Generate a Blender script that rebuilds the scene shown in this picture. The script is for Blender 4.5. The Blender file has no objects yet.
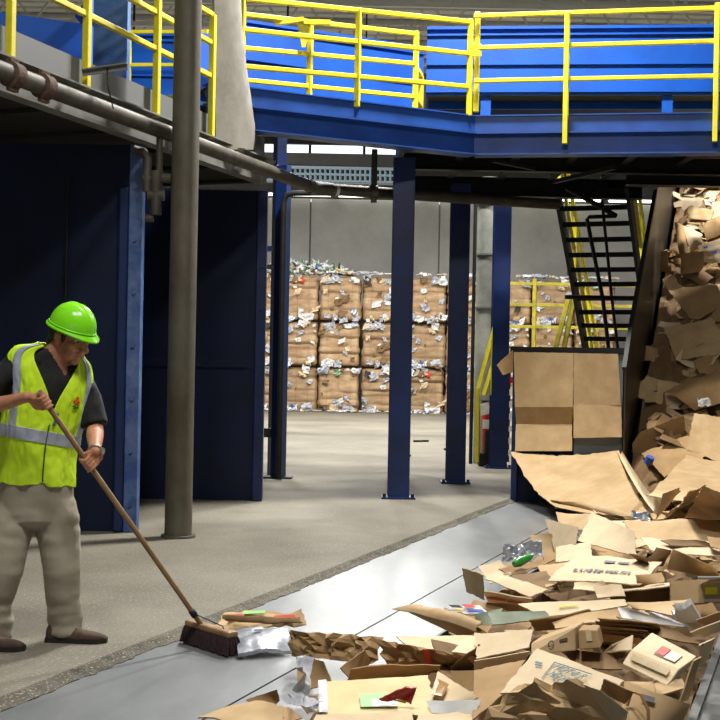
import bpy, bmesh, math, random
from mathutils import Vector, Matrix, noise
from mathutils.bvhtree import BVHTree
random.seed(7)
scene = bpy.context.scene
COL = scene.collection
V = Vector
R = math.radians
# ---------------------------------------------------------------- camera frame
FPX, HZN, EYE, TH = 1250., 368., 1.5, R(-1.1)
cT, sT = math.cos(TH), -math.sin(TH)
D = V((0.345, 0.9386, 0)).normalized()       # along the pit conveyor
N = V((D.y, -D.x, 0))                        # across it, to the right
def ray(px, py):
    u = px - 360.; v = HZN - py
    return V(((u * cT - v * sT) / FPX, 1.0, (u * sT + v * cT) / FPX))
CAM = V((0, 0, EYE))
def P(px, py, d): return CAM + ray(px, py) * d
def G(px, py, z=0.):
    r = ray(px, py); return CAM + r * ((z - EYE) / r.z)
def S(px, py, s):
    r = ray(px, py); return CAM + r * (s / (r.x * N.x + r.y * N.y))
def T(px, py, t):
    r = ray(px, py); return CAM + r * (t / (r.x * D.x + r.y * D.y))
def ST(s, t, z=0.): return N * s + D * t + V((0, 0, z))
def PL(px, py, p0, n):
    r = ray(px, py); return CAM + r * ((p0 - CAM).dot(n) / r.dot(n))
def pix(p):
    q = p - CAM; x = q.x / q.y * FPX; z = q.z / q.y * FPX
    return (360 + x * cT + z * sT, HZN - (-x * sT + z * cT))
# ---------------------------------------------------------------- materials
def lin(c):
    o = []
    for x in c:
        x /= 255.
        o.append(x / 12.92 if x <= .04045 else ((x + .055) / 1.055) ** 2.4)
    return (*o, 1)
def mat(name, rgb, rough=.6, metal=0., rgb2=None, scale=6., bump=0., bscale=40., rnd=0., detail=6., lo=.38, hi=.65, spec=.5, stretch=None, vor=False):
    m = bpy.data.materials.new(name); m.use_nodes = True
    nt = m.node_tree; nd = nt.nodes; L = nt.links
    b = nd['Principled BSDF']
    b.inputs['Roughness'].default_value = rough; b.inputs['Metallic'].default_value = metal
    b.inputs['Specular IOR Level'].default_value = spec
    b.inputs['Base Color'].default_value = lin(rgb)
    tc = nd.new('ShaderNodeTexCoord'); src = tc.outputs['Object']
    if stretch:
        mp = nd.new('ShaderNodeMapping'); mp.inputs['Scale'].default_value = stretch
        L.new(src, mp.inputs['Vector']); src = mp.outputs['Vector']
    out = None
    if rgb2:
        n = nd.new('ShaderNodeTexNoise'); n.inputs['Scale'].default_value = scale; n.inputs['Detail'].default_value = detail
        n.inputs['Roughness'].default_value = .65
        L.new(src, n.inputs['Vector'])
        r = nd.new('ShaderNodeValToRGB'); r.color_ramp.elements[0].position = lo; r.color_ramp.elements[1].position = hi
        r.color_ramp.elements[0].color = lin(rgb2); r.color_ramp.elements[1].color = lin(rgb)
        L.new(n.outputs['Fac'], r.inputs['Fac']); out = r.outputs['Color']
    if rnd:
        oi = nd.new('ShaderNodeObjectInfo'); hs = nd.new('ShaderNodeHueSaturation')
        mr = nd.new('ShaderNodeMapRange'); mr.inputs['To Min'].default_value = 1 - rnd; mr.inputs['To Max'].default_value = 1 + rnd
        L.new(oi.outputs['Random'], mr.inputs['Value']); L.new(mr.outputs['Result'], hs.inputs['Value'])
        if out: L.new(out, hs.inputs['Color'])
        else: hs.inputs['Color'].default_value = lin(rgb)
        out = hs.outputs['Color']
    if out: L.new(out, b.inputs['Base Color'])
    if bump:
        n2 = nd.new('ShaderNodeTexNoise'); n2.inputs['Scale'].default_value = bscale; n2.inputs['Detail'].default_value = 5
        L.new(src, n2.inputs['Vector'])
        bp = nd.new('ShaderNodeBump'); bp.inputs['Strength'].default_value = bump; bp.inputs['Distance'].default_value = .01
        L.new(n2.outputs['Fac'], bp.inputs['Height']); L.new(bp.outputs['Normal'], b.inputs['Normal'])
    return m
def speckled(name, base, dark, light, gs, rough):
    """concrete: broad stains plus fine aggregate"""
    m = mat(name, base, rough, 0, dark, .55, bump=.35, bscale=90, lo=.3, hi=.62)
    nt = m.node_tree; nd = nt.nodes; L = nt.links; b = nd['Principled BSDF']
    prev = b.inputs['Base Color'].links[0].from_socket
    tc = nd['Texture Coordinate']
    v = nd.new('ShaderNodeTexNoise'); v.inputs['Scale'].default_value = gs; v.inputs['Detail'].default_value = 3
    L.new(tc.outputs['Object'], v.inputs['Vector'])
    rr = nd.new('ShaderNodeValToRGB'); rr.color_ramp.elements[0].position = .56; rr.color_ramp.elements[1].position = .72
    L.new(v.outputs['Fac'], rr.inputs['Fac'])
    mx = nd.new('ShaderNodeMix'); mx.data_type = 'RGBA'
    L.new(rr.outputs['Color'], mx.inputs['Factor']); L.new(prev, mx.inputs['A']); mx.inputs['B'].default_value = lin(light)
    L.new(mx.outputs['Result'], b.inputs['Base Color'])
    return m
M = {}
M['concrete'] = speckled('concrete_floor', (120, 115, 101), (92, 87, 75), (152, 146, 130), 55, .8)
M['edge'] = speckled('broken_concrete', (96, 91, 78), (52, 48, 40), (160, 154, 138), 80, .9)
M['plate'] = mat('worn_steel_plate', (142, 145, 147), .37, .4, (108, 112, 114), 1.6, bump=.12, bscale=9, stretch=(1, .35, 1), lo=.3, hi=.7)
M['curb'] = mat('grey_curb', (92, 94, 92), .55, .2, (74, 76, 74), 4, bump=.1)
M['wallc'] = mat('wall_concrete', (168, 168, 162), .9, 0, (142, 142, 136), .35, bump=.2, bscale=12)
M['wall_dark'] = mat('dark_siding', (58, 58, 56), .8, 0, (44, 44, 42), 1)
M['roof'] = mat('roof_deck', (214, 216, 214), .6, .0, (196, 198, 196), .6)
M['joist'] = mat('joist_steel', (205, 207, 203), .6, .0)
M['blue'] = mat('blue_paint', (6, 86, 188), .5, 0, (4, 72, 162), 1.2, spec=.3, lo=.3, hi=.6, bump=.04, bscale=6)
M['bluebeam'] = mat('blue_beam_paint', (38, 84, 160), .45, 0, (26, 60, 124), 1.8, lo=.3, hi=.62, bump=.05, bscale=8)
M['scuffed'] = mat('scuffed_blue', (92, 134, 192), .5, 0, (34, 88, 168), 2.2, lo=.35, hi=.7)
M['navy'] = mat('navy_paint', (8, 40, 98), .42, 0, (6, 28, 70), 2.2, bump=.05)
M['wornblue'] = mat('worn_pale_blue', (104, 126, 170), .5, 0, (52, 82, 142), 2.6, lo=.42, hi=.62, bump=.08)
M['bay'] = mat('bay_navy', (10, 29, 66), .55, 0, (7, 20, 47), 1.2, spec=.3)
M['dark'] = mat('dark_steel', (34, 34, 32), .6, .3, (24, 24, 22), 5)
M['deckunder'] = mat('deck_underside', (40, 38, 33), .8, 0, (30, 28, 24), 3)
M['yellow'] = mat('yellow_paint', (226, 212, 42), .42, 0, (204, 190, 36), 5, lo=.3, hi=.5)
M['yellowold'] = mat('yellow_paint_dusty', (176, 164, 44), .5, 0, (136, 126, 34), 6)
M['pipe'] = mat('dusty_pipe', (88, 83, 72), .6, .2, (64, 59, 50), 5, bump=.1)
M['pole'] = mat('grey_pole', (100, 96, 84), .6, .15, (78, 68, 54), 2.6, bump=.1, stretch=(1, 1, .5), lo=.36, hi=.6)
M['rust'] = mat('rust_coupling', (98, 72, 60), .85, .1, (74, 58, 48), 30, bump=.6)
M['greybeam'] = mat('grey_edge_beam', (138, 138, 134), .6, .1, (110, 108, 102), 2.5)
M['rubber'] = mat('rubber_sheet', (142, 138, 128), .7, 0, (118, 114, 104), 2.4, bump=.1)
M['hopper'] = mat('hopper_steel', (74, 66, 52), .42, .5, (46, 42, 34), 3, bump=.12, stretch=(1, 1, .4))
M['belt'] = mat('conveyor_belt', (38, 38, 38), .8, 0, (28, 28, 28), 6)
M['greypaint'] = mat('grey_painted_steel', (112, 114, 115), .5, .1)
M['post_grey'] = mat('grey_round_column', (158, 160, 150), .65, 0, (128, 130, 120), 3)
M['girder'] = mat('pale_girder', (96, 116, 128), .6, .1)
M['red'] = mat('extinguisher_red', (178, 24, 30), .3)
def glow(name, rgb, e):
    m = bpy.data.materials.new(name); m.use_nodes = True; b = m.node_tree.nodes['Principled BSDF']
    b.inputs['Base Color'].default_value = lin(rgb); b.inputs['Emission Color'].default_value = lin(rgb); b.inputs['Emission Strength'].default_value = e; return m
M['daylight_glazing'] = glow('daylight_glazing', (236, 244, 250), 1.6); M['tube'] = glow('lit_tube', (255, 252, 240), 4.)
M['black'] = mat('black_rubber', (24, 24, 24), .6)
M['white'] = mat('white_paper', (226, 226, 224), .8, 0, (205, 206, 206), 7, bump=.1, bscale=20)
M['newsprint'] = mat('newsprint', (196, 198, 204), .85, 0, (150, 152, 160), 16, bump=.2, bscale=30)
M['foil'] = mat('silver_film', (196, 200, 208), .32, .35, (140, 144, 154), 9, bump=.3, bscale=18)
M['tape'] = mat('packing_tape', (202, 186, 152), .3, 0, (186, 168, 132), 12)
M['browntape'] = mat('brown_tape', (170, 128, 78), .3)
CB = []
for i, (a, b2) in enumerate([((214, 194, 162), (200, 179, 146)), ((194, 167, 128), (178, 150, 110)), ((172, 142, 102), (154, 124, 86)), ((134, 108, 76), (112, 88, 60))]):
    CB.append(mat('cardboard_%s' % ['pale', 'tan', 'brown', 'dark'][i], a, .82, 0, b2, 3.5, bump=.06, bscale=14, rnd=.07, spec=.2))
M['cream'] = mat('cream_board', (222, 204, 158), .75, 0, (208, 186, 138), 3, spec=.25)
M['sage'] = mat('sage_paper', (150, 160, 138), .75, 0, (128, 138, 118), 5)
M['bale'] = mat('bale_cardboard', (186, 160, 128), .9, 0, (144, 116, 86), 1.1, bump=.15, bscale=6, stretch=(1, 1, 2.5), rnd=.15, spec=.1)
# ---------------------------------------------------------------- mesh builder
class MB:
    def __init__(s): s.v = []; s.f = []; s.m = []
    def add(s, vs, fs, mi=0):
        o = len(s.v); s.v += [V(p) for p in vs]
        s.f += [tuple(i + o for i in f) for f in fs]; s.m += [mi] * len(fs)
    def hexa(s, p, mi=0):      # 8 points: bottom 4 then top 4
        s.add(p, [(3, 2, 1, 0), (4, 5, 6, 7), (0, 1, 5, 4), (1, 2, 6, 5), (2, 3, 7, 6), (3, 0, 4, 7)], mi)
    def box(s, c, x, y, z, mi=0):   # centre and half-axis vectors
        c, x, y, z = V(c), V(x), V(y), V(z)
        s.hexa([c - x - y - z, c + x - y - z, c + x + y - z, c - x + y - z, c - x - y + z, c + x - y + z, c + x + y + z, c - x + y + z], mi)
    def bar(s, a, b, w, h, up=(0, 0, 1), mi=0):
        a, b = V(a), V(b); d = (b - a); l = d.length; d = d / l; up = V(up)
        if abs(d.dot(up)) > .98: up = V((0, 1, 0)) if abs(d.y) < .9 else V((1, 0, 0))
        x = d.cross(up).normalized(); u = x.cross(d)
        s.box((a + b) / 2, x * w / 2, d * l / 2, u * h / 2, mi)
    def tube(s, pts, r, n=12, cap=True, mi=0):
        pts = [V(p) for p in pts]; rs = r if isinstance(r, (list, tuple)) else [r] * len(pts)
        ref = None; rings = []
        for i, p in enumerate(pts):
            d = (pts[min(i + 1, len(pts) - 1)] - pts[max(i - 1, 0)]).normalized()
            if ref is None:
                ref = d.orthogonal().normalized()
            ref = (ref - d * ref.dot(d)).normalized(); q = d.cross(ref)
            rings.append([p + (ref * math.cos(2 * math.pi * k / n) + q * math.sin(2 * math.pi * k / n)) * rs[i] for k in range(n)])
        vs = [p for g in rings for p in g]; fs = []
        for i in range(len(rings) - 1):
            for k in range(n):
                a = i * n + k; b = i * n + (k + 1) % n
                fs.append((a, b, b + n, a + n))
        if cap:
            fs.append(tuple(reversed(range(n)))); fs.append(tuple(range((len(rings) - 1) * n, len(rings) * n)))
        s.add(vs, fs, mi)
    def prism(s, poly, off, mi=0):   # planar polygon swept by vector off
        n = len(poly); off = V(off); poly = [V(p) for p in poly]
        fs = [tuple(reversed(range(n))), tuple(range(n, 2 * n))]
        fs += [(i, (i + 1) % n, (i + 1) % n + n, i + n) for i in range(n)]
        s.add(poly + [p + off for p in poly], fs, mi)
    def ibeam(s, a, b, w, h, t=.012, up=(0, 0, 1)):
        a, b, up = V(a), V(b), V(up); d = (b - a).normalized()
        if abs(d.dot(up)) > .98: up = V((0, 1, 0))
        x = d.cross(up).normalized(); u = x.cross(d)
        s.bar(a + u * (h - t) / 2, b + u * (h - t) / 2, w, t, u); s.bar(a - u * (h - t) / 2, b - u * (h - t) / 2, w, t, u)
        s.bar(a, b, t, h - 2 * t, u)
    def build(s, name, m, parent=None, smooth=False, bevel=0, loc=None):
        me = bpy.data.meshes.new(name)
        base = V(loc) if loc is not None else (WL(parent) if parent else V((0, 0, 0)))
        me.from_pydata([tuple(p - base) for p in s.v], [], s.f)
        ms = m if isinstance(m, (list, tuple)) else [m]
        for x in ms: me.materials.append(x)
        for pl, k in zip(me.polygons, s.m): pl.material_index = k
        bm = bmesh.new(); bm.from_mesh(me); bmesh.ops.recalc_face_normals(bm, faces=bm.faces); bm.to_mesh(me); bm.free()
        if smooth:
            for pl in me.polygons: pl.use_smooth = True
        o = bpy.data.objects.new(name, me); COL.objects.link(o)
        if parent:
            o.parent = parent; o.location = base - WL(parent)
        else: o.location = base
        if smooth == 'auto' or bevel:
            if bevel:
                md = o.modifiers.new('bevel', 'BEVEL'); md.width = bevel; md.segments = 2; md.limit_method = 'ANGLE'
        if smooth == 'auto':
            bm = bmesh.new(); bm.from_mesh(me)
            for e in bm.edges:
                if len(e.link_faces) == 2 and e.calc_face_angle(0) > .7: e.smooth = False
            bm.to_mesh(me); bm.free()
        return o
def WL(o):
    p = V((0, 0, 0))
    while o: p += o.location; o = o.parent
    return p
def tag(o, label, cat, group=None, kind=None):
    o['label'] = label; o['category'] = cat
    if group: o['group'] = group
    if kind: o['kind'] = kind
    return o
def thing(name, label, cat, loc=(0, 0, 0), group=None):
    o = bpy.data.objects.new(name, None); o.empty_display_size = .1; COL.objects.link(o); o.location = loc
    return tag(o, label, cat, group)
def struct(o): o['kind'] = 'structure'; return o
# ================================================================ SETTING
m = MB()
FE = -3.35
def slab(s0, s1, t0, t1, ztop, zb):
    m.hexa([ST(s0, t0, zb), ST(s1, t0, zb), ST(s1, t1, zb), ST(s0, t1, zb), ST(s0, t0, ztop), ST(s1, t0, ztop), ST(s1, t1, ztop), ST(s0, t1, ztop)])
slab(-34, FE - .06, -16, 15.2, 0, -.7)
slab(-34, 26, 15.2, 62, 0, -.7)
struct(m.build('floor', M['concrete']))
# broken concrete lip along the slab's edge
m = MB(); nseg = 420; prev = None
for i in range(nseg + 1):
    t = 2.0 + (15.2 - 2.0) * i / nseg
    w = FE + .035 * noise.noise((t * 3, 1, 0)) + .02 * noise.noise((t * 14, 5, 0))
    z = -.004 + .012 * noise.noise((t * 9, 2, 3))
    cur = [ST(FE - .06, t, .0005), ST(w - .04, t, .002 + z), ST(w - .015, t, -.012 + z), ST(w + .03, t, -.024 + z * .5), ST(w + .035, t, -.07), ST(FE - .06, t, -.07)]
    if prev: m.add(prev + cur, [(k, (k + 1) % 6, (k + 1) % 6 + 6, k + 6) for k in range(6)])
    prev = cur
struct(m.build('trim_1', M['edge']))
# steel apron plates beside the pit
m = MB(); slab(FE - .06, -2.475, -16, 15.2, -.03, -.7); struct(m.build('floor_apron', M['plate']))
m = MB(); slab(-2.462, -2.02, -16, 15.2, -.03, -.12); struct(m.build('floor_apron_inner', M['plate']))
m = MB(); slab(-2.475, -2.462, -16, 15.2, -.045, -.7); struct(m.build('trim_2', M['dark']))
m = MB(); slab(-2.035, -2.02, -16, 13.2, -.026, -.65); struct(m.build('trim_3', M['navy']))
m = MB(); slab(-.5, 26, -16, 15.2, .02, -.7); slab(-.5, -.46, -16, 15.2, .045, .0); struct(m.build('floor_right', M['curb']))
m = MB(); slab(-2.475, -.5, -16, 15.2, -.62, -.7); struct(m.build('floor_pit', M['dark']))
# back wall of concrete panels with a slit and a clerestory of glowing panes imitating daylight
BW = 46.
m = MB()
xs = [-20, -10.5] + [-1.93 + 4.75 * k for k in range(-1, 7)]
xs = sorted(set([-20] + [-1.93 + 4.75 * k for k in range(-3, 7)]))
for a, b in zip(xs, xs[1:]):
    m.box(((a + b) / 2, BW + .15, 3.85), ((b - a) / 2 - .03, 0, 0), (0, .15, 0), (0, 0, 3.85))
m.box((5, BW + .25, 3.8), (25, 0, 0), (0, .05, 0), (0, 0, 3.8))
struct(m.build('wall_back', M['wallc']))
m = MB(); m.box((5, BW + .15, 8.45), (25, 0, 0), (0, .15, 0), (0, 0, .72))
m.box((5, BW + .15, 10.2), (25, 0, 0), (0, .15, 0), (0, 0, .5)); struct(m.build('wall_back_upper', M['wall_dark']))
m = MB()
for k in range(26): m.box((-20 + k * 2, BW + .15, 8.7), (.05, 0, 0), (0, .06, 0), (0, 0, 1.1))
struct(m.build('window_1', M['dark']))
m = MB(); m.box((5, BW + .2, 9.45), (25, 0, 0), (0, .02, 0), (0, 0, .27)); struct(m.build('window_2', M['daylight_glazing']))
for k in range(8):
    x_ = -12.6 + k * 3.3; lt_ = thing('wall_lamp_tube', 'x', 'lamp', (x_, BW - .3, 7.82)); lt_['label'] = '%s lit white tube lamp from the left along the top of the back wall' % ['first', 'second', 'third', 'fourth', 'fifth', 'sixth', 'seventh', 'eighth'][k]; lt_['group'] = 'tube lamps on the back wall'
    m = MB(); m.tube([(x_ - 1.5, BW - .2, 7.8), (x_ + 1.5, BW - .2, 7.8)], .05, 8); m.build('tube', M['tube'], lt_)
    m = MB(); m.box((x_, BW - .06, 7.86), (1.55, 0, 0), (0, .06, 0), (0, 0, .04)); m.build('housing', M['greypaint'], lt_)
m = MB(); m.box((-20.2, 16.3, 5.2), (.2, 0, 0), (0, 30.3, 0), (0, 0, 5.2)); struct(m.build('wall_left', M['wallc']))
m = MB(); m.box((22.2, 16.3, 5.2), (.2, 0, 0), (0, 30.3, 0), (0, 0, 5.2)); struct(m.build('wall_right', M['wallc']))
m = MB(); m.box((-14, -14.2, 5.2), (6, 0, 0), (0, .2, 0), (0, 0, 5.2)); m.box((11, -14.2, 5.2), (11, 0, 0), (0, .2, 0), (0, 0, 5.2)); m.box((-4, -14.2, 7.9), (4, 0, 0), (0, .2, 0), (0, 0, 2.5)); struct(m.build('wall_front', M['wallc']))
# roof deck on bar joists
CZ = 10.4
m = MB()
for k in range(120):
    y = -14 + k * .5
    m.hexa([V((-20.4, y, CZ)), V((30, y, CZ)), V((30, y + .3, CZ)), V((-20.4, y + .3, CZ)), V((-20.4, y, CZ + .1)), V((30, y, CZ + .1)), V((30, y + .3, CZ + .1)), V((-20.4, y + .3, CZ + .1))])
m.box((4.8, 16, CZ + .09), (25.2, 0, 0), (0, 30.3, 0), (0, 0, .03))
struct(m.build('ceiling', M['roof']))
m = MB()
for k in range(9):
    y = 28 + k * 2.0
    m.bar((-19, y, CZ - .06), (29, y, CZ - .06), .1, .1); m.bar((-19, y, CZ - .75), (29, y, CZ - .75), .1, .1)
    for j in range(48):
        x = -19 + j
        m.bar((x, y, CZ - .75), (x + .5, y, CZ - .06), .05, .05); m.bar((x + .5, y, CZ - .06), (x + 1, y, CZ - .75), .05, .05)
struct(m.build('trim_4', M['joist']))

# ================================================================ LEFT WALKWAY and BAYS
SL = -5.62
def edge(px, py, s=SL): return S(px, py, s)
zb = .5 * (edge(0, 92).z + edge(140, 137).z)
lw = thing('walkway_platform', 'long grey-edged elevated walkway over the dark blue bays on the left', 'walkway', ST(SL, 9, 0))
m = MB()
T0, T1 = 4.5, 12.2
def sprism(s0, s1, t0, t1, z0, z1): m.hexa([ST(s0, t0, z0), ST(s1, t0, z0), ST(s1, t1, z0), ST(s0, t1, z0), ST(s0, t0, z1), ST(s1, t0, z1), ST(s1, t1, z1), ST(s0, t1, z1)])
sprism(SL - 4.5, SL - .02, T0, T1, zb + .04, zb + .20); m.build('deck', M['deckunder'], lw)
m = MB(); sprism(SL - .02, SL + .03, T0, T1, zb, zb + .24); sprism(SL - .02, SL + .1, T0, T1, zb + .225, zb + .24)
sprism(SL - .1, SL + .03, T0, T1, zb - .012, zb); m.build('edge_beam', M['greybeam'], lw)
m = MB(); sprism(SL - .03, SL, T0, T1, zb + .28, zb + .47); m.build('kick_plate', M['greypaint'], lw)
for t in [5.5 + .95 * k for k in range(8)]: m = MB(); sprism(SL - 4.4, SL - .1, t, t + .08, zb - .0, zb + .04); m.build('joist', M['deckunder'], lw)
for k, t in enumerate([10.05, 11.3, 12.05]):
    m = MB(); m.prism([ST(SL + .03, t, zb + .22), ST(SL + .2, t, zb + .2), ST(SL + .03, t, zb - .05)], D * .012); m.build('bracket', M['greybeam'], lw)
# dark blue bay walls, each with a worn flange at its free end
def bay(px0, px1, py, label, ztop, mat_f, fw):
    a = G(px1, py); th = V((0, 1, 0))
    w = thing('bay_wall', label, 'wall panel', a, 'dark blue bay walls')
    d = a.y; x0 = (px0 - 360) / FPX * d; x1 = a.x
    m = MB(); m.box(((x0 + x1 - fw) / 2, d + .05, ztop / 2), ((x1 - fw - x0) / 2, 0, 0), (0, .04, 0), (0, 0, ztop / 2)); m.build('panel', M['bay'], w)
    m = MB(); m.box((x1 - fw / 2, d + .03, ztop / 2), (fw / 2, 0, 0), (0, .07, 0), (0, 0, ztop / 2)); m.build('flange', mat_f, w, bevel=.008)
    m = MB()
    for q in range(7):
        z = .25 + q * .47
        m.tube([(x1 - fw / 2, d - .04, z), (x1 - fw / 2, d - .065, z)], .018, 8)
    m.build('bolts', mat_f, w)
    return w
w1 = bay(-160, 137, 532, 'dark navy steel bay wall behind the sweeping worker, flange worn pale blue', zb - .02, M['wornblue'], .12)
m = MB(); a = G(122, 532); m.box((a.x - .035, a.y + .0, zb / 2 - .2), (.045, 0, 0), (0, .05, 0), (0, 0, zb / 2 - .2)); m.build('return_lip', M['navy'], w1, bevel=.02)
m = MB(); a = G(62, 532); m.bar((a.x, a.y - .005, .1), (a.x, a.y - .005, zb - .3), .012, .03); m.build('seam', M['dark'], w1)
w2 = bay(60, 262, 501, 'dark navy steel bay wall behind the grey round pole', zb - .02, M['navy'], .11)
m = MB(); a = G(200, 501); m.bar((a.x - .9, a.y - .0, 1.55), (a.x + .5, a.y - .0, 1.55), .03, .012); m.build('seam', M['dark'], w2)
# the bays' rear wall
m = MB(); m.hexa([V((-9, 16.3, 0)), V((-1.45, 16.3, 0)), V((-1.45, 16.42, 0)), V((-9, 16.42, 0)), V((-9, 16.3, zb)), V((-1.45, 16.3, zb)), V((-1.45, 16.42, zb)), V((-9, 16.42, zb))])
tag(m.build('rear_bay_wall', M['bay']), 'dark rear wall closing the bays under the left walkway', 'wall panel')
m = MB(); m.hexa([ST(-14, 3.5, 0), ST(-9.6, 3.5, 0), ST(-9.6, 3.6, 0), ST(-14, 3.6, 0), ST(-14, 3.5, zb), ST(-9.6, 3.5, zb), ST(-9.6, 3.6, zb), ST(-14, 3.6, zb)])

# foreground pole
b = G(178, 537)
pole = thing('steel_pole', 'thick grey round steel pole standing in front of the left bays', 'pole', b)
m = MB(); m.tube([b, b + V((0, 0, 6.2))], .118, 28, True); m.build('shaft', M['pole'], pole, smooth='auto')
m = MB(); m.tube([b, b + V((0, 0, .02))], .15, 28); m.build('base_ring', M['pole'], pole, smooth='auto')

# fire main pipe along the walkway, turning under the deck
SP = SL + .2
zp = S(90, 104, SP).z
pa = ST(SP, 4.6, zp); e1 = S(316, 184, SP)
te = e1.dot(D); e0 = ST(SP, te - .15, zp); zq = zp
fm = thing('fire_main_pipe', 'dusty grey fire main pipe running along the left walkway edge', 'pipe', ST(SP, 8, 0))
turn = ST(SP, te, zq)
dirr = (P(470, 178, 15.2) - turn); dirr.z = .05; dirr.normalize()
m = MB(); m.tube([pa, e0], .068, 20); m.build('straight_pipe', M['pipe'], fm, smooth='auto')
m = MB(); m.tube([e0 - D * .02, e0, turn - D * .03, turn + dirr * .07, turn + dirr * .2], [.078, .078, .08, .078, .078], 20); m.build('elbow', M['pipe'], fm, smooth='auto')
m = MB(); m.tube([turn + dirr * .18, turn + dirr * 3.4], .066, 20); m.build('cross_pipe', M['pipe'], fm, smooth='auto')
m = MB(); m.tube([turn + dirr * .24, turn + dirr * .28], .0675, 20); m.build('white_band', M['white'], fm, smooth='auto')
for px in (13, 44):
    c = S(px, 67 + (px - 4) * .39, SP); t = c.dot(D)
    m = MB(); m.tube([ST(SP, t - .06, zp), ST(SP, t - .05, zp), ST(SP, t + .05, zp), ST(SP, t + .06, zp)], [.075, .092, .092, .075], 18)
    m.box(ST(SP, t, zp + .09), N * .018, D * .05, V((0, 0, .025))); m.box(ST(SP, t, zp - .09), N * .018, D * .05, V((0, 0, .025)))
    m.build('coupling', M['rust'], fm, smooth='auto')
h = turn + dirr * .75
m = MB(); m.tube([h + V((0, 0, .5)), h + V((0, 0, -.12))], .035, 10); m.tube([h + V((-.05, 0, -.0)), h + V((.05, 0, .0))], .085, 12); m.build('hanger', M['pipe'], fm, smooth='auto')
# drop with valve
dp = S(160, 128, SP); dp = ST(SP, dp.dot(D), zp); dv = thing('drain_valve', 'cluster of dusty pipe valves hanging below the pipe by the grey pole', 'valve', ST(SP, dp.dot(D), 0))
m = MB(); m.tube([dp + V((0, 0, -.05)), dp + V((0, 0, -.52))], .03, 14); m.build('drop_pipe', M['pipe'], dv, smooth='auto')
q = dp + V((-.1, -.02, -.42))
m = MB(); m.tube([q + V((-.12, -.02, .24)), q + V((-.03, .0, .22)), q + V((0, 0, .17)), q + V((0, 0, -.12))], .04, 14); m.tube([q + V((-.03, 0, .0)), q + V((.13, 0, -.01))], .036, 12); m.build('side_branch', M['pipe'], dv, smooth='auto')
q2 = dp + V((-.02, -.02, -.52))
m = MB(); m.tube([q2 + V((0, 0, .16)), q2 + V((0, 0, -.16))], [.06, .045], 14); m.tube([q2 + V((-.07, 0, -.05)), q2 + V((.07, 0, -.05))], .05, 12); m.tube([q2 + V((0, 0, -.15)), q2 + V((0, 0, -.22))], .05, 12); m.build('valve_body', M['pipe'], dv, smooth='auto')
m = MB(); m.tube([q2 + V((.05, 0, .1)), q2 + V((.13, 0, .1))], .045, 10); m.build('valve_knob', M['pipe'], dv, smooth='auto')
m = MB(); m.tube([q2 + V((-.02, 0, -.25)), q2 + V((-.085, 0, -.25))], .035, 10); m.build('plug', M['pipe'], dv, smooth='auto')
# angle arm clamped to the walkway
c = S(82, 70, SL + .1); m = MB(); e = c + V((.36, -.02, .055)); m.bar(c, e, .04, .012); m.bar(c + V((0, .02, -.02)), e + V((0, .02, -.02)), .012, .05)
hb = thing('angle_bracket_arm', 'short grey steel angle arm sticking out from the walkway edge', 'bracket', c)
m.build('arm', M['greypaint'], hb)
m = MB(); m.tube([c + V((.2, 0, .02)), c + V((.21, -.02, -.12)), c + V((.25, .02, -.3))], .006, 6); m.build('hanging_wire', M['dark'], hb)

# ================================================================ RAILINGS
def railing(name, label, posts, rails, m_, w=.05, group=None):
    r = thing(name, label, 'railing', V((posts[0][0].x, posts[0][0].y, posts[0][0].z)), group)
    for a, b in posts:
        q = MB(); q.bar(a, b, w, w, D); q.build('post', m_, r, bevel=.006)
    for a, b in rails:
        q = MB(); q.bar(a, b, w * .85, w * .85); q.build('rail', m_, r, bevel=.006)
    return r
def splane(px, s): # column of pixels on the s plane
    return lambda py: S(px, py, s)
posts = []
SR = SL + .055
for px, py in ((10, 62), (86, 90), (156, 114), (211, 136)):
    t = S(px, py, SR).dot(D); posts.append((ST(SR, t, zb + .22), ST(SR, t, zb + 1.42)))
t0, t1 = 4.6, posts[-1][0].dot(D)
z1 = S(125, 33, SR).z; z2 = S(160, 14, SR).z
rails = [(ST(SR - .01, t0, z), ST(SR - .01, t1, z)) for z in (z1, z2, zb + 1.42)]
railing('guard_railing', 'yellow railing along the left walkway, nearest one to the camera', posts, rails, M['yellow'], .056)

# ================================================================ FRONT PLATFORM (blue beams)
B0 = P(474, 156, 14.2); B1 = P(720, 155, 13.76); dB = (B1 - B0); dB.z = 0; dB.normalize()
zf = B0.z; ztp = P(474, 116, 14.2).z
nB = V((-dB.y, dB.x, 0))
fp = thing('platform_frame', 'blue elevated platform crossing the hall on navy columns', 'platform', V((B0.x, B0.y, 0)))
def fbeam(a, b, z0, z1, nm, mm, nb, dpt=.14):
    m = MB(); h = z1 - z0; d = (b - a).normalized()
    def seg(f0, f1, o0, o1): m.hexa([V((a.x, a.y, z0 + h * f0)) + nb * o0, V((b.x, b.y, z0 + h * f0)) + nb * o0, V((b.x, b.y, z0 + h * f0)) + nb * o1, V((a.x, a.y, z0 + h * f0)) + nb * o1,
        V((a.x, a.y, z0 + h * f1)) + nb * o0, V((b.x, b.y, z0 + h * f1)) + nb * o0, V((b.x, b.y, z0 + h * f1)) + nb * o1, V((a.x, a.y, z0 + h * f1)) + nb * o1])
    seg(0, .03, -.09, dpt); seg(.03, .52, 0, .02); seg(.52, .56, -.09, dpt); seg(.56, .97, -.03, .0); seg(.97, 1, -.05, dpt)
    return m.build(nm, mm, fp)
fbeam(B0, B0 + dB * 5.2, zf, ztp, 'front_beam', M['bluebeam'], nB)
A0 = P(252, 134, 13.0); A0.z = zf; A1 = B0.copy(); dA = (A1 - A0); dA.z = 0; dA.normalize(); nA = V((-dA.y, dA.x, 0))
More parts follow.
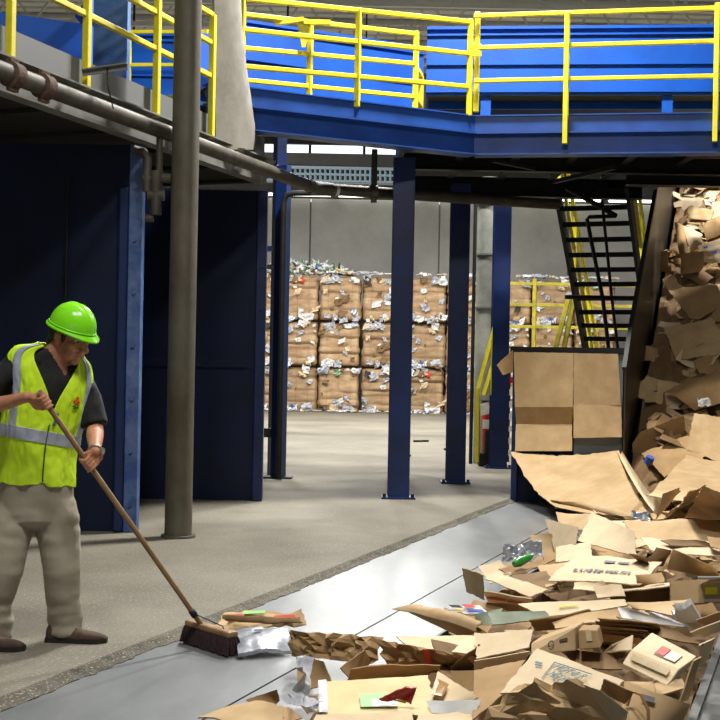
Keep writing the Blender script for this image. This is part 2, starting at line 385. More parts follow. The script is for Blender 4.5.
fbeam(A0 - dA * .5, A1, zf, ztp, 'angled_beam', M['bluebeam'], nA)
m = MB(); zd = ztp - .06
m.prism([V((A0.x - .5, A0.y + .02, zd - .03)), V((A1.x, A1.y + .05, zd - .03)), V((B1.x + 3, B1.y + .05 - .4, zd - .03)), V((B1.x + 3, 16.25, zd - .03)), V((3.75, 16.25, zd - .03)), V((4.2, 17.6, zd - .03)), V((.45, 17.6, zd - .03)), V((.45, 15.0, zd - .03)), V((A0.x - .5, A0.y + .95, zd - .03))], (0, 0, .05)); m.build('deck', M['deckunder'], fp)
m = MB(); yb = 17.5
m.ibeam((.5, yb, zf + .13), (3.9, yb, zf + .13), .2, .26); m.ibeam((3.4, 16.2, zf + .13), (7, 16.2, zf + .13), .2, .26); m.ibeam((.5, 15.9, zf + .2), (6.8, 15.9, zf + .2), .15, .2)
m.build('rear_beam', M['dark'], fp)
for k in range(12):
    m = MB(); x = -.9 + k * .7; ya = A0.y + (x - A0.x) * dA.y / dA.x + .2 if x < A1.x else B0.y + (x - B0.x) * dB.y / dB.x + .2
    m.ibeam((x, ya, zf + .3), (x, (yb - .1 if x < 3.7 else 16.1) if x > .5 else ya + .7, zf + .3), .1, .16); m.build('joist', M['deckunder'], fp)
m = MB(); m.bar((1.5, 14.6, zf + .02), (2.1, 15.4, zf + .06), .04, .04); m.bar((3.0, 14.9, zf + .02), (2.5, 16.4, zf + .06), .05, .05); m.build('brace', M['dark'], fp)
# right railing
def onB(px, py, off=-.1): return PL(px, py, B0 + nB * off, nB)
posts = [(onB(565, 144), onB(567, 12)), (onB(715, 142), onB(718, 3)), (onB(476, 112, .02), onB(476, 12, .02))]
q = onB(868, 142); posts.append((q, q + V((0, 0, 1.55))))
posts = [(a, V((a.x, a.y, b.z))) for a, b in posts]
rails = []
for y0, y1 in ((16, 8), (48, 41), (81, 76)):
    a = onB(474, y0, -.06); b = onB(720, y1, -.06); rails.append((a, a + (b - a) * 1.7))
railing('guard_railing', 'yellow railing on the right blue beam, ends bolted low on its face', posts, rails, M['yellow'], .056)
# angled front railing
def onA(px, py, off=-.03): return PL(px, py, A0 + nA * off, nA)
posts = [(onA(357, 107), onA(357, 9)), (onA(469, 116), onA(469, 19)), (onA(241, 98), onA(240, -2))]
posts = [(a, V((a.x, a.y, b.z))) for a, b in posts]
rails = [(onA(239, a), onA(471, b)) for a, b in ((-2, 22), (29, 54), (66, 87))]
r = railing('guard_railing', 'yellow railing on the angled blue beam, front of the two parallel ones', posts, rails, M['yellow'], .058)
m = MB(); a = onA(469, 50); m.box(a + V((.07, 0, 0)), (.07, 0, 0), (0, .01, 0), (0, 0, .07)); m.build('joining_plate', M['yellow'], r)
oA = .92
posts = [(onA(309, 106, oA), onA(309, 24, oA)), (onA(415, 113, oA), onA(415, 31, oA)), (onA(232, 100, oA), onA(232, 10, oA))]
posts = [(a, V((a.x, a.y, b.z))) for a, b in posts]
rails = [(onA(232, a, oA), onA(417, b, oA)) for a, b in ((13, 34), (47, 64), (79, 97))]
r = railing('guard_railing', 'yellow railing behind the angled one, ending by the blue troughs', posts, rails, M['yellow'], .058)
a0, a1 = onA(415, 66, oA), onA(415, 97, oA)
m = MB(); e = a0 + V((.1, .5, 0)); e1_ = a1 + V((.1, .5, 0)); m.bar(a0, e, .05, .05); m.bar(a1, e1_, .05, .05); m.bar(e, V((e.x, e.y, onA(415, 113, oA).z)), .05, .05, D); m.build('return_rail', M['yellow'], r)
m = MB(); c = onA(304, 22, oA - .1); m.bar(c + V((-.33, 0, -.02)), c + V((0, 0, .03)), .06, .05); m.bar(c, c + V((.3, 0, .0)), .06, .05); m.prism([c + V((-.08, .02, 0)), c + V((.08, .02, 0)), c + V((.02, .02, -.28)), c + V((-.02, .02, -.28))], (0, .01, 0)); m.build('bracket_arm', M['yellow'], r)

# grey sheet standing at the end of the left walkway
rs = []
for k in range(25):
    u = k / 24.; py = -40 + 190 * u
    l = S(214 + 2 * u, py, SL + .02); rr = 238 + 8 * max(0, (py + 40) / 190) + 12 * max(0, min(1, (py - 10) / 120)) ** 1.5
    if py > 128: rr -= ((py - 128) / 22) ** 2 * 4
    r_ = S(rr, py, SL + .02); rs.append((l, r_))
m = MB(); pv = None
for u, (l, r_) in enumerate(rs):
    row = []
    for j in range(9):
        f = j / 8.; p = l + (r_ - l) * f; bul = math.sin(f * math.pi) * .12
        row.append(p + N * bul)
    row += [p - N * .025 for p in reversed(row)]
    if pv: m.add(pv + row, [(k, (k + 1) % 18, (k + 1) % 18 + 18, k + 18) for k in range(18)])
    pv = row
m.f.append(tuple(range(len(m.v) - 18, len(m.v)))); m.m.append(0)
tag(m.build('rubber_sheet', M['rubber'], smooth='auto', loc=rs[-1][0]), 'bulging grey rubber sheet standing at the end of the left walkway', 'rubber sheet')

# ================================================================ UPPER BLUE CONVEYORS
def trough(name, label, a, b, z0, z1, th, seams, mm, legs=(), foot=None):
    a, b = V(a), V(b); d = (b - a); d.z = 0; L = d.length; d.normalize(); n = V((-d.y, d.x, 0))
    t = thing(name, label, 'conveyor', V((a.x, a.y, z0)))
    def bx(u0, u1, o0, o1, za, zc):
        q = lambda u, o, z: V((a.x, a.y, z)) + d * u + n * o
        m.hexa([q(u0, o0, za), q(u1, o0, za), q(u1, o1, za), q(u0, o1, za), q(u0, o0, zc), q(u1, o0, zc), q(u1, o1, zc), q(u0, o1, zc)])
    m = MB(); bx(0, L, 0, .03, z0, z1); m.build('side_panel', mm, t)
    m = MB(); bx(0, L, .9, .93, z0, z1); m.build('side_panel', mm, t)
    for f in seams:
        z = z0 + (z1 - z0) * f
        m = MB(); bx(0, L, -.05, .0, z - .012, z + .012); m.build('ledge', mm, t)
    m = MB(); bx(0, L, -.06, .06, z1 - .04, z1 + .0); m.build('top_flange', mm, t)
    m = MB(); bx(0, L, .03, .9, z0 + .1, z0 + .14); m.build('belt', M['belt'], t)
    for u in legs:
        m = MB(); bx(u, u + .14, .05, .2, zd if foot is None else foot, z0 + .1); m.build('leg', M['navy'] if foot == 0. else M['blue'], t)
    return t
dd = 17.2
trough('sorting_conveyor', 'long blue conveyor trough behind the right yellow railing', P(426, 94, dd), P(732, 95, dd - .4), P(500, 97, dd).z, P(500, 29, dd).z, 0, (.05, .45, .88), M['blue'], (.75, 3.2))
trough('sorting_conveyor', 'blue conveyor trough behind the angled yellow railings', P(222, 100, 16.7), P(423, 100, 18.1), P(320, 100, 17.3).z, P(320, 31, 17.3).z, 0, (.05, .45, .9), M['blue'], (.84, 2.76), 0.)
# dark machine frames under the troughs
m = MB(); c = P(585, 104, 18.6); m.box(c, (3.4, 0, 0), (0, .1, 0), (0, 0, .26)); tag(m.build('machine_cabinet', M['dark'], loc=c), 'dark machine cabinet showing under the right blue trough', 'machine')
# blue machine housing, far left
hs = thing('machine_housing', 'scuffed blue machine housing behind the left yellow railing', 'machine housing', P(90, 80, 12))
m = MB()
a = P(92, 100, 11.2); b = P(126, 100, 11.2); za, zc = zb + .215, P(100, -20, 11.2).z
m.hexa([V((a.x, a.y, za)), V((b.x, b.y, za)), V((b.x, b.y + .15, za)), V((a.x, a.y + .15, za)), V((a.x, a.y, zc)), V((b.x, b.y, zc)), V((b.x, b.y + .15, zc)), V((a.x, a.y + .15, zc))]); m.build('end_box', M['scuffed'], hs)
m = MB(); a = P(-60, 60, 11.0); b = P(91, 60, 11.6); zc = P(40, 15, 11.3).z
m.hexa([V((a.x, a.y, za)), V((b.x, b.y, za)), V((b.x, b.y + 1, za)), V((a.x, a.y + 1, za)), V((a.x, a.y, zc)), V((b.x, b.y, zc)), V((b.x, b.y + 1, zc)), V((a.x, a.y + 1, zc))]); m.build('side_panel', M['blue'], hs)
m = MB(); c = P(84, 16, 11.5); m.prism([c + V((-.09, 0, 0)), c + V((.05, 0, 0)), c + V((.05, 0, .2))], (0, .5, 0)); m.build('gusset', M['blue'], hs)
# rail and trough seen between the housing and the pole
dq = 18.5
posts = [(P(128, 100, dq), P(128, 30, dq)), (P(205, 104, dq), P(205, 30, dq))]
posts = [(a, V((a.x, a.y, b.z))) for a, b in posts]
rails = [(P(122, y, dq), P(214, y, dq)) for y in (32, 65, 97)]
railing('guard_railing', 'yellow railing seen between the blue housing and the grey pole', posts, rails, M['yellow'], .06)
trough('sorting_conveyor', 'blue trough seen between the blue housing and the grey pole', P(100, 104, 19.3), P(216, 104, 19.3), P(150, 104, 19.3).z, P(150, 34, 19.3).z, 0, (.4, .9), M['blue'], (.3, 1.3), P(166, 112, 18.9).z - .02)
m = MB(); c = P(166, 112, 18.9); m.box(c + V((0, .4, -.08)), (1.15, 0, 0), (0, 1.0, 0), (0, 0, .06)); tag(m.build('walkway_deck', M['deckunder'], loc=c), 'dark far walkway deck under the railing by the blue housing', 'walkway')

# ================================================================ COLUMNS
def hcol(px, py, ztop, label, w=.25, m_=None):
    g = G(px, py); c = thing('steel_column', label, 'column', g)
    m = MB(); x = V((1, 0, 0)); y = V((0, 1, 0)); hw = w / 2
    m.box(g + V((0, -hw + .01, ztop / 2)), x * hw, y * .008, V((0, 0, ztop / 2))); m.box(g + V((0, hw - .01, ztop / 2)), x * hw, y * .008, V((0, 0, ztop / 2)))
    m.box(g + V((0, 0, ztop / 2)), x * .008, y * (hw - .01), V((0, 0, ztop / 2)))
    m.box(g + V((hw - .01, 0, ztop / 2)), x * .008, y * hw, V((0, 0, ztop / 2)))
    m.build('shaft', m_ or M['navy'], c, bevel=.003)
    m = MB(); m.box(g + V((0, 0, .012)), x * (hw * 1.55), y * (hw * 1.35), V((0, 0, .012))); m.build('base_plate', M['navy'], c)
    for sx in (-1, 1):
        m = MB(); m.tube([g + V((sx * hw * 1.3, -hw * 1.0, .02)), g + V((sx * hw * 1.3, -hw * 1.0, .06))], .02, 8); m.build('anchor_bolt', M['dark'], c)
    return c
hcol(398, 498, zf, 'navy steel column under the angled beam, nearest of the blue columns', .25)
hcol(455, 483, zf + .02, 'navy steel column second from the front, bales on both sides', .25)
hcol(497.5, 468, zf + .38, 'navy steel column beside the red fire extinguisher', .26)
# thin blue post with cross bars by the end of the bay wall
g = G(278, 478); fr = thing('post_and_bars', 'slim dark blue post with cross bars beside the rear bay wall', 'frame', g)
m = MB(); m.bar(g, g + V((.0, 0, 4.2)), .16, .16, D); m.build('post', M['navy'], fr, bevel=.005)
m = MB(); m.box(g + V((0, 0, .012)), (.19, 0, 0), (0, .14, 0), (0, 0, .012)); m.build('base_plate', M['dark'], fr)
for py, h, mm in ((249, .07, M['navy']), (267, .05, M['dark']), (433, .12, M['dark'])):
    p = P(278, py, g.y); m = MB(); m.bar(p + V((-.08, 0, 0)), p + V((-.75, .02, 0)), .1, h); m.build('cross_bar', mm, fr)
# thin pipe down the post
p0 = P(284, 193, 16.6)
tp = thing('conduit_pipe', 'thin dark pipe running level then down beside the slim blue post', 'pipe', V((p0.x, p0.y, 0)))
m = MB(); m.tube([V((p0.x, p0.y, .0)), p0 + V((0, 0, -.12)), p0 + V((.03, 0, -.03)), p0 + V((.12, 0, 0)), p0 + V((2.1, .0, .04))], .04, 10); m.build('pipe', M['dark'], tp, smooth='auto')
# grey round column with steel bands, extinguisher, slanted yellow handrail
g = G(483, 463.5); rc = thing('round_column', 'pale grey round column with steel bands behind the navy columns', 'column', g)
m = MB(); m.tube([g, g + V((0, 0, 4.6))], .165, 24); m.build('shaft', M['post_grey'], rc, smooth='auto')
for py in (205, 255, 308):
    z = P(486, py, g.y).z; m = MB(); m.tube([V((g.x, g.y, z - .015)), V((g.x, g.y, z + .015))], .185, 20); m.build('band', M['greypaint'], rc, smooth='auto')
m = MB(); m.tube([g + V((-.21, -.1, 0)), g + V((-.21, -.1, 4.3))], .03, 8); m.build('conduit', M['dark'], rc, smooth='auto')
yl = 19.3
sr = thing('stair_handrail', 'slanted yellow handrail with a post behind the fire extinguisher', 'handrail', P(478, 462, yl))
m = MB(); m.bar(P(477, 462, yl), P(478, 388, yl), .06, .06, D); m.build('post', M['yellow'], sr)
m = MB(); m.bar(P(478, 390, yl), P(502, 300, yl + .1), .06, .06, D); m.build('rail', M['yellow'], sr)
m = MB(); m.bar(P(484, 395, yl), P(508, 315, yl + .1), .06, .06, D); m.build('rail', M['yellow'], sr)
m = MB(); m.bar(P(492, 395, yl), P(493, 340, yl), .05, .05, D); m.build('post', M['yellow'], sr)
g = G(485, 464); g = V((g.x, 19.6, 0)); g.x = P(485, 464, 19.6).x
ex = thing('fire_extinguisher', 'red fire extinguisher with a white tag on a dark stand by the navy column', 'fire extinguisher', g)
m = MB(); m.box(g + V((.02, 0, .11)), (.13, 0, 0), (0, .12, 0), (0, 0, .11)); m.build('stand', M['dark'], ex, bevel=.02)
za = .45
m = MB(); m.tube([g + V((.04, 0, .22)), g + V((.04, 0, .26)), g + V((.04, 0, .86)), g + V((.04, 0, .93)), g + V((.04, 0, .97))], [.085, .1, .1, .07, .03], 18); m.build('cylinder', M['red'], ex, smooth='auto')
m = MB(); m.tube([g + V((.02, -.12, .22)), g + V((.02, -.12, .56))], .055, 14); m.build('discharge_horn', M['black'], ex, smooth='auto')
m = MB(); m.box(g + V((.03, 0, 1.01)), (.1, 0, 0), (0, .015, 0), (0, 0, .02)); m.tube([g + V((.04, 0, .96)), g + V((.04, 0, 1.02))], .03, 10); m.tube([g + V((.12, 0, 1.0)), g + V((.17, -.04, .8)), g + V((.1, -.1, .58))], .015, 8); m.build('handle', M['black'], ex, smooth='auto')
m = MB(); m.box(g + V((-.03, -.11, .9)), (.07, 0, .02), (0, .003, 0), (-.01, 0, .09)); m.build('tag', M['white'], ex)
m = MB(); m.box(g + V((-.0, -.103, .66)), (.06, 0, 0), (0, .004, 0), (0, 0, .07)); m.build('paper_label', M['white'], ex)
# small ladder strip beside the navy column
g = G(511, 462); ld = thing('rung_ladder', 'narrow dark ladder with pale rungs between navy column and blue bin', 'ladder', g)
m = MB(); m.bar(g + V((-.05, 0, 0)), g + V((-.05, 0, 1.5)), .03, .04, D); m.bar(g + V((.1, 0, 0)), g + V((.1, 0, 1.5)), .03, .04, D); m.build('rails', M['dark'], ld)
for k in range(7):
    m = MB(); m.bar(g + V((-.05, -.02, .15 + .2 * k)), g + V((.1, -.02, .15 + .2 * k)), .03, .1); m.build('rung', M['red'] if k == 6 else M['white'], ld)

# ================================================================ STAIRS and FAR RAILING
st = thing('steel_stair', 'dark open-tread steel stair seen from below behind the cardboard hopper', 'stair', V((3.2, 18, 0)))
aL = P(557, 205, 17.8); aL.z = zf + .12
sd = D.copy(); wd = N * 1.0
run, rise = .235, .2
nT = 19
slope = (sd * run + V((0, 0, -rise)))
for off in (V((0, 0, 0)), wd):
    m = MB(); a = aL + off; m.bar(a - slope * .5, a + slope * (nT - .2), .05, .26); m.build('stringer', M['dark'], st)
for k in range(nT):
    c = aL + slope * k + wd * .5
    m = MB(); m.box(c, wd * .49, sd * .12, V((0, 0, .018))); m.box(c - sd * .12 + V((0, 0, -.02)), wd * .49, sd * .008, V((0, 0, .035))); m.build('tread', M['dark'], st)
for k, off in enumerate((V((0, 0, 0)), wd)):
    for q in (0.5, 6, 12, 18):
        a = aL + off + slope * q; m = MB(); m.bar(a, a + V((0, 0, 1.05)), .05, .05, D); m.build('handrail_post', M['yellow'], st)
    for hh in (.55, 1.05):
        a = aL + off + V((0, 0, hh)); m = MB(); m.bar(a + slope * .5, a + slope * 18, .05, .05); m.build('handrail', M['yellow'], st)
# pipes hanging before the stair
cp = thing('conduit_pipe', 'pair of thin dark pipes slanting down in front of the stair', 'pipe', V((3.4, 17.6, 0)))
m = MB(); m.tube([P(566, 188, 17.2), P(601, 207, 17.2), P(616, 216, 17.3)], .035, 8); m.tube([P(616, 216, 17.3), P(589, 217, 17.3), P(587, 219, 17.3), P(603, 300, 17.4), P(609, 352, 17.5)], .028, 8); m.build('pipe', M['dark'], cp, smooth='auto')
m = MB(); m.tube([P(602, 200, 17.25), P(612, 300, 17.4), P(618, 350, 17.5)], .022, 8); m.tube([P(565, 297, 17.4), P(628, 298, 17.4)], .03, 8); m.build('thin_pipe', M['dark'], cp, smooth='auto')
dy = 25.
posts = []
for px in (535, 587, 640, 488):
    a = P(px, 345, dy); b = P(px, 279, dy); posts.append((V((b.x, dy, 0)), V((b.x, dy, b.z))))
rails = [(P(486, y, dy), P(650, y + 3, dy)) for y in (283, 304, 326)]
railing('guard_railing', 'dusty yellow railing in front of the far bales behind the stair', posts, rails, M['yellowold'], .075)
a = P(572, 292, 19.6); lr = thing('stair_handrail', 'pair of slanted yellow handrail bars left of the dark stair', 'handrail', V((a.x, a.y, 0)))
for dx in (0, 9):
    m = MB(); m.bar(P(569 + dx * .6, 296, 19.6), P(553 + dx, 358, 19.6), .07, .06, D); m.build('rail', M['yellowold'], lr)
q = P(556, 372, 19.6); m = MB(); m.bar(V((q.x, q.y, 0)), q + V((.02, 0, .25)), .06, .06, D); m.build('post', M['yellowold'], lr)

# ================================================================ BLUE BIN and HOPPER
TB = 14.42
bn = thing('steel_bin', 'blue-framed steel bin with a dark rim behind the leaning cardboard', 'bin', ST(-2.8, TB, 0))
zt = T(560, 349, TB).z
def stbox(s0, s1, t0, t1, z0, z1, mm, nm, par, bevel=0):
    m = MB(); m.hexa([ST(s0, t0, z0), ST(s1, t0, z0), ST(s1, t1, z0), ST(s0, t1, z0), ST(s0, t0, z1), ST(s1, t0, z1), ST(s1, t1, z1), ST(s0, t1, z1)])
    return m.build(nm, mm, par, bevel=bevel)
stbox(FE + .02, -2.1, TB + .03, TB + .07, -.03, zt - .05, M['bay'], 'front_panel', bn)  # near-black panel colour imitates the shadow below the curved sheet
stbox(-2.65, -2.15, TB + .0, TB + .03, .3, zt - .06, M['greypaint'], 'patch_panel', bn)
stbox(FE - .03, FE + .04, TB - .02, TB + .1, -.03, zt, M['navy'], 'corner_post', bn)
stbox(-2.18, -2.1, TB - .02, TB + .1, -.03, zt, M['greypaint'], 'corner_post', bn)
stbox(FE - .06, -2.09, TB - .04, TB + .12, zt - .05, zt + .02, M['dark'], 'rim', bn)
stbox(FE - .02, FE + .02, TB + .1, TB + 1.6, -.03, zt - .03, M['navy'], 'side_panel', bn)
stbox(FE - .02, -2.1, TB + 1.6, TB + 1.64, 0, zt - .03, M['navy'], 'rear_panel', bn)
# incline: trough wall, belt
hp = thing('incline_conveyor', 'dark steel incline conveyor carrying cardboard up under the platform', 'conveyor', ST(-1.3, 14.5, 0))
SH = -2.03
prof = [(14.1, -.6), (14.1, 1.3), (14.45, 1.85), (16.5, 3.86), (24, 9.5), (24, 3.5), (20, 3.2), (16, .0), (15.2, -.6)]
prof = [(14.15, -.6), (14.15, 1.55), (14.5, 1.95), (16.6, 3.86), (17.55, 4.8), (19.9, 4.8), (19.9, 4.1), (16.4, .4), (15.0, -.6)]
m = MB(); m.prism([ST(SH, t, z) for t, z in prof], N * -.02); m.build('side_wall', M['hopper'], hp)
m = MB()
for (t0, z0), (t1, z1) in zip(prof[1:4], prof[2:5]): m.bar(ST(SH - .02, t0, z0), ST(SH - .02, t1, z1), .05, .05)
m.build('wall_rim', M['dark'], hp)
prof_r = [(14.15, -.6), (14.15, .4), (14.9, .95), (19.6, 4.9), (19.9, 4.1), (16.4, .4), (15.0, -.6)]
m = MB(); m.prism([ST(-.45, t, z) for t, z in prof_r], N * .02); m.build('side_wall', M['hopper'], hp)
def hill(t): return -.45 + max(0, (t - 13.6)) * .84
m = MB(); m.hexa([ST(SH, 13.6, -.55), ST(-.47, 13.6, -.55), ST(-.47, 19.9, hill(19.9) - .1), ST(SH, 19.9, hill(19.9) - .1), ST(SH, 13.6, -.5), ST(-.47, 13.6, -.5), ST(-.47, 19.9, hill(19.9) - .05), ST(SH, 19.9, hill(19.9) - .05)]); m.build('incline_belt', M['belt'], hp)
for k in range(9):
    t = 14 + k * .65; m = MB(); m.bar(ST(SH + .02, t, hill(t) - .02), ST(-.49, t, hill(t) - .02), .03, .08); m.build('cleat', M['dark'], hp)
cv = thing('pit_conveyor', 'dark conveyor belt lying in the pit under the cardboard heap', 'conveyor', ST(-1.25, 7, -.62))
stbox(-1.99, -.53, -12, 13.6, -.52, -.46, M['belt'], 'belt', cv)
stbox(-2.015, -1.99, 1, 13.6, -.62, -.3, M['dark'], 'side_guide', cv); stbox(-.53, -.505, 1, 13.6, -.62, -.3, M['dark'], 'side_guide', cv)
# far pale perforated girder
pg = thing('perforated_girder', 'pale blue perforated girder hanging far behind the platform', 'girder', (0, 30, 6))
yy = 30.; zt1 = P(330, 168, yy).z; zb1 = P(330, 181, yy).z; hh = zt1 - zb1
m = MB(); xa, xb = -14, .9
for z in (zt1, zb1, (zt1 + zb1) / 2): m.bar((xa, yy, z), (xb, yy, z), .05, .05 if z != zt1 else .07)
k = xa
while k < xb: m.bar((k, yy, zb1), (k, yy, zt1), .04, .06, D); k += .12
m.build('web', M['girder'], pg)
m = MB(); m.box((-6.5, yy + .15, zt1 + .22), (7.4, 0, 0), (0, .1, 0), (0, 0, .14)); m.build('top_duct', M['deckunder'], pg)
m = MB(); m.box((-6.5, yy + .1, zb1 - .03), (7.4, 0, 0), (0, .1, 0), (0, 0, .02)); m.build('lower_flange', M['greypaint'], pg)
for k in range(4):
    m = MB(); m.bar((-13 + k * 3.7, yy + .1, zt1 + .1), (-13 + k * 3.7, yy + .1, CZ), .04, .04, D); m.build('hanger_rod', M['dark'], pg)
# ================================================================ THE WORKER
MD = 6.7
def Wm(px, py, dy=0.): return P(px, py, MD + dy)
M['skin'] = mat('skin', (196, 140, 108), .5, 0, (172, 112, 84), 14, lo=.35, hi=.6, spec=.4)
M['hair'] = mat('hair', (34, 28, 24), .6, 0, (20, 16, 14), 60)
M['shirt'] = mat('black_shirt', (17, 18, 20), .85, 0, (11, 12, 14), 8, bump=.2, bscale=30)
M['vest'] = mat('lime_vest', (214, 248, 44), .75, 0, (196, 238, 26), 6, bump=.25, bscale=24)
M['silver'] = mat('reflective_strip', (176, 184, 198), .4, .15, (156, 164, 180), 12, bump=.1)
M['helmet'] = mat('lime_helmet', (138, 236, 36), .22, 0, (128, 226, 30), 3)
M['khaki'] = mat('khaki_cotton', (168, 160, 142), .9, 0, (154, 146, 128), 5, bump=.25, bscale=18)
M['shoe'] = mat('brown_suede', (84, 64, 50), .9, 0, (62, 46, 36), 12, bump=.3)
M['sole'] = mat('dark_sole', (34, 30, 28), .8)
M['lace'] = mat('shoe_lace', (110, 88, 66), .8)
M['steelw'] = mat('watch_steel', (170, 168, 160), .3, .8)
M['orange'] = mat('emblem_orange', (236, 120, 30), .7); M['green'] = mat('emblem_green', (30, 110, 50), .7); M['emred'] = mat('emblem_red', (210, 50, 36), .7)
M['pen'] = mat('blue_clip', (60, 84, 150), .4); M['zip'] = mat('zipper', (70, 84, 60), .5)
g_ = bpy.data.materials.new('clear_lens'); g_.use_nodes = True; b_ = g_.node_tree.nodes['Principled BSDF']
b_.inputs['Transmission Weight'].default_value = 1; b_.inputs['Roughness'].default_value = .05; b_.inputs['IOR'].default_value = 1.06; b_.inputs['Base Color'].default_value = (.92, .95, .9, 1)
M['lens'] = g_
def evaluate(o):
    dg = bpy.context.evaluated_depsgraph_get()
    me = bpy.data.meshes.new_from_object(o.evaluated_get(dg)); old = o.data
    o.modifiers.clear(); o.data = me; me.name = o.name; bpy.data.meshes.remove(old)
    for p in me.polygons: p.use_smooth = True
    return o
def blob(mb, c, r, ax=None, n=14):
    c = V(c); ax = ax or (V((1, 0, 0)), V((0, 1, 0)), V((0, 0, 1))); r = r if isinstance(r, (tuple, list)) else (r, r, r)
    vs = []; fs = []
    for i in range(n + 1):
        th = math.pi * i / n
        for k in range(2 * n):
            ph = math.pi * k / n
            vs.append(c + ax[0] * r[0] * math.sin(th) * math.cos(ph) + ax[1] * r[1] * math.sin(th) * math.sin(ph) + ax[2] * r[2] * math.cos(th))
    for i in range(n):
        for k in range(2 * n):
            a = i * 2 * n + k; b = i * 2 * n + (k + 1) % (2 * n); fs.append((a, b, b + 2 * n, a + 2 * n))
    mb.add(vs, fs)
def limb(mb, pts, n=16):     # pts: (point, radius); round ends
    mb.tube([p for p, r in pts], [r for p, r in pts], n)
    blob(mb, pts[0][0], pts[0][1]); blob(mb, pts[-1][0], pts[-1][1])
def remeshed(mb, name, m, parent, vox, smooth=3, fac=.5):
    o = mb.build(name, m, parent)
    md = o.modifiers.new('r', 'REMESH'); md.mode = 'VOXEL'; md.voxel_size = vox; md.use_smooth_shade = True
    if smooth: s = o.modifiers.new('s', 'SMOOTH'); s.iterations = smooth; s.factor = fac
    return evaluate(o)
PSI = R(27); LX = V((math.cos(PSI), math.sin(PSI), 0)); FX = V((math.sin(PSI), -math.cos(PSI), 0))
RINGS = [(520, 37, .175, .125, 0, 0), (500, 36, .18, .132, .0, 0), (480, 36, .178, .132, .08, 0), (460, 37, .176, .132, .14, 0), (440, 39, .18, .133, .18, 0), (410, 45, .197, .135, .2, 0), (390, 48, .202, .13, .2, 0),
         (376, 49, .208, .118, .22, 0), (367, 50, .2, .102, .24, 0), (360, 53, .165, .085, .24, .01), (354, 57, .1, .074, .2, .015), (347, 60, .07, .066, .12, .02), (338, 63, .06, .062, 0, .025)]
def ring(py):
    R_ = RINGS
    if py >= R_[0][0]: k = R_[0]; return (Wm(k[1], py), k[2], k[3], k[4], k[5])
    for i in range(len(R_) - 1):
        if R_[i][0] >= py >= R_[i + 1][0]:
            f = (R_[i][0] - py) / (R_[i][0] - R_[i + 1][0])
            p0, p1, p2, p3 = R_[max(i - 1, 0)], R_[i], R_[i + 1], R_[min(i + 2, len(R_) - 1)]
            q = []
            for j in range(1, 6):
                a, b = p1[j], p2[j]
                m0 = (p2[j] - p0[j]) / max(1e-6, (p0[0] - p2[0])) * (p1[0] - p2[0]); m1 = (p3[j] - p1[j]) / max(1e-6, (p1[0] - p3[0])) * (p1[0] - p2[0])
                q.append((2 * f ** 3 - 3 * f * f + 1) * a + (f ** 3 - 2 * f * f + f) * m0 + (-2 * f ** 3 + 3 * f * f) * b + (f ** 3 - f * f) * m1)
            return (Wm(q[0], py), q[1], q[2], q[3], q[4])
    k = R_[-1]; return (Wm(k[1], py), k[2], k[3], k[4], k[5])
def tors(py, ph, off=0.):
    c, a, b, tl, fw = ring(py)
    sp = lambda x: math.copysign(abs(x) ** .86, x)
    x = (a + off) * sp(math.sin(ph)); y = (b + off) * sp(math.cos(ph))
    up = off * max(0, min(1, (385 - py) / 22.))
    return c + LX * x + FX * (y + fw) + V((0, 0, -tl * x + up))
def torso_loft(mb, pys, off=0., n=40):
    vs = []; fs = []
    for py in pys:
        for k in range(n): vs.append(tors(py, 2 * math.pi * k / n, off))
    for i in range(len(pys) - 1):
        for k in range(n):
            a = i * n + k; b = i * n + (k + 1) % n; fs.append((a, b, b + n, a + n))
    fs.append(tuple(reversed(range(n)))); fs.append(tuple(range((len(pys) - 1) * n, len(pys) * n)))
    mb.add(vs, fs)
ftL, ftR = G(66, 640), G(0, 648)
man = thing('person', 'worker in lime hard hat, lime safety vest and khaki trousers, pushing a broom', 'person', V(((ftL.x + ftR.x) / 2, (ftL.y + ftR.y) / 2, 0)))
# joints
shR, elR, wrR, gR = Wm(9, 368, -.09), Wm(-30, 412, -.2), Wm(27, 397, -.33), Wm(43, 402, -.352)
shL, elL, wrL, gL = Wm(86, 384, .08), Wm(95, 428, .0), Wm(95, 452, -.22), Wm(88.5, 465, -.276)
HT, HB = Wm(41, 396, -.36), None
bd = G(209, 641); HB = P(205, 630, bd.y)
uh = (HB - HT).normalized()
def online(g): return HT + uh * (g - HT).dot(uh)
gR = online(gR); gL = online(gL)
body = MB()
torso_loft(body, [520 - 4 * k for k in range(46)])
hipL, knL, anL = Wm(57, 512, .03), Wm(62, 570, .0), Wm(62, 626, .05)
hipR, knR, anR = Wm(16, 512, -.05), Wm(5, 570, -.1), Wm(-4, 632, -.06)
limb(body, [(hipL, .075), (knL, .045), (knL + V((0, .01, -.12)), .045), (anL, .035)]); limb(body, [(hipR, .075), (knR, .045), (knR + V((0, .01, -.12)), .045), (anR, .035)])
for an in (anL, anR): limb(body, [(V((an.x - .02, an.y, .07)), .034), (V((an.x + .06, an.y - .0, .05)), .026)])
limb(body, [(shR, .045), ((shR + elR) / 2, .05), (elR, .045)]); limb(body, [(elR, .045), (elR + (wrR - elR) * .35, .045), (elR + (wrR - elR) * .75, .034), (wrR, .028)])
limb(body, [(shL, .045), ((shL + elL) / 2, .05), (elL, .045)]); limb(body, [(elL, .045), (elL + (wrL - elL) * .35, .046), (elL + (wrL - elL) * .75, .035), (wrL, .029)])
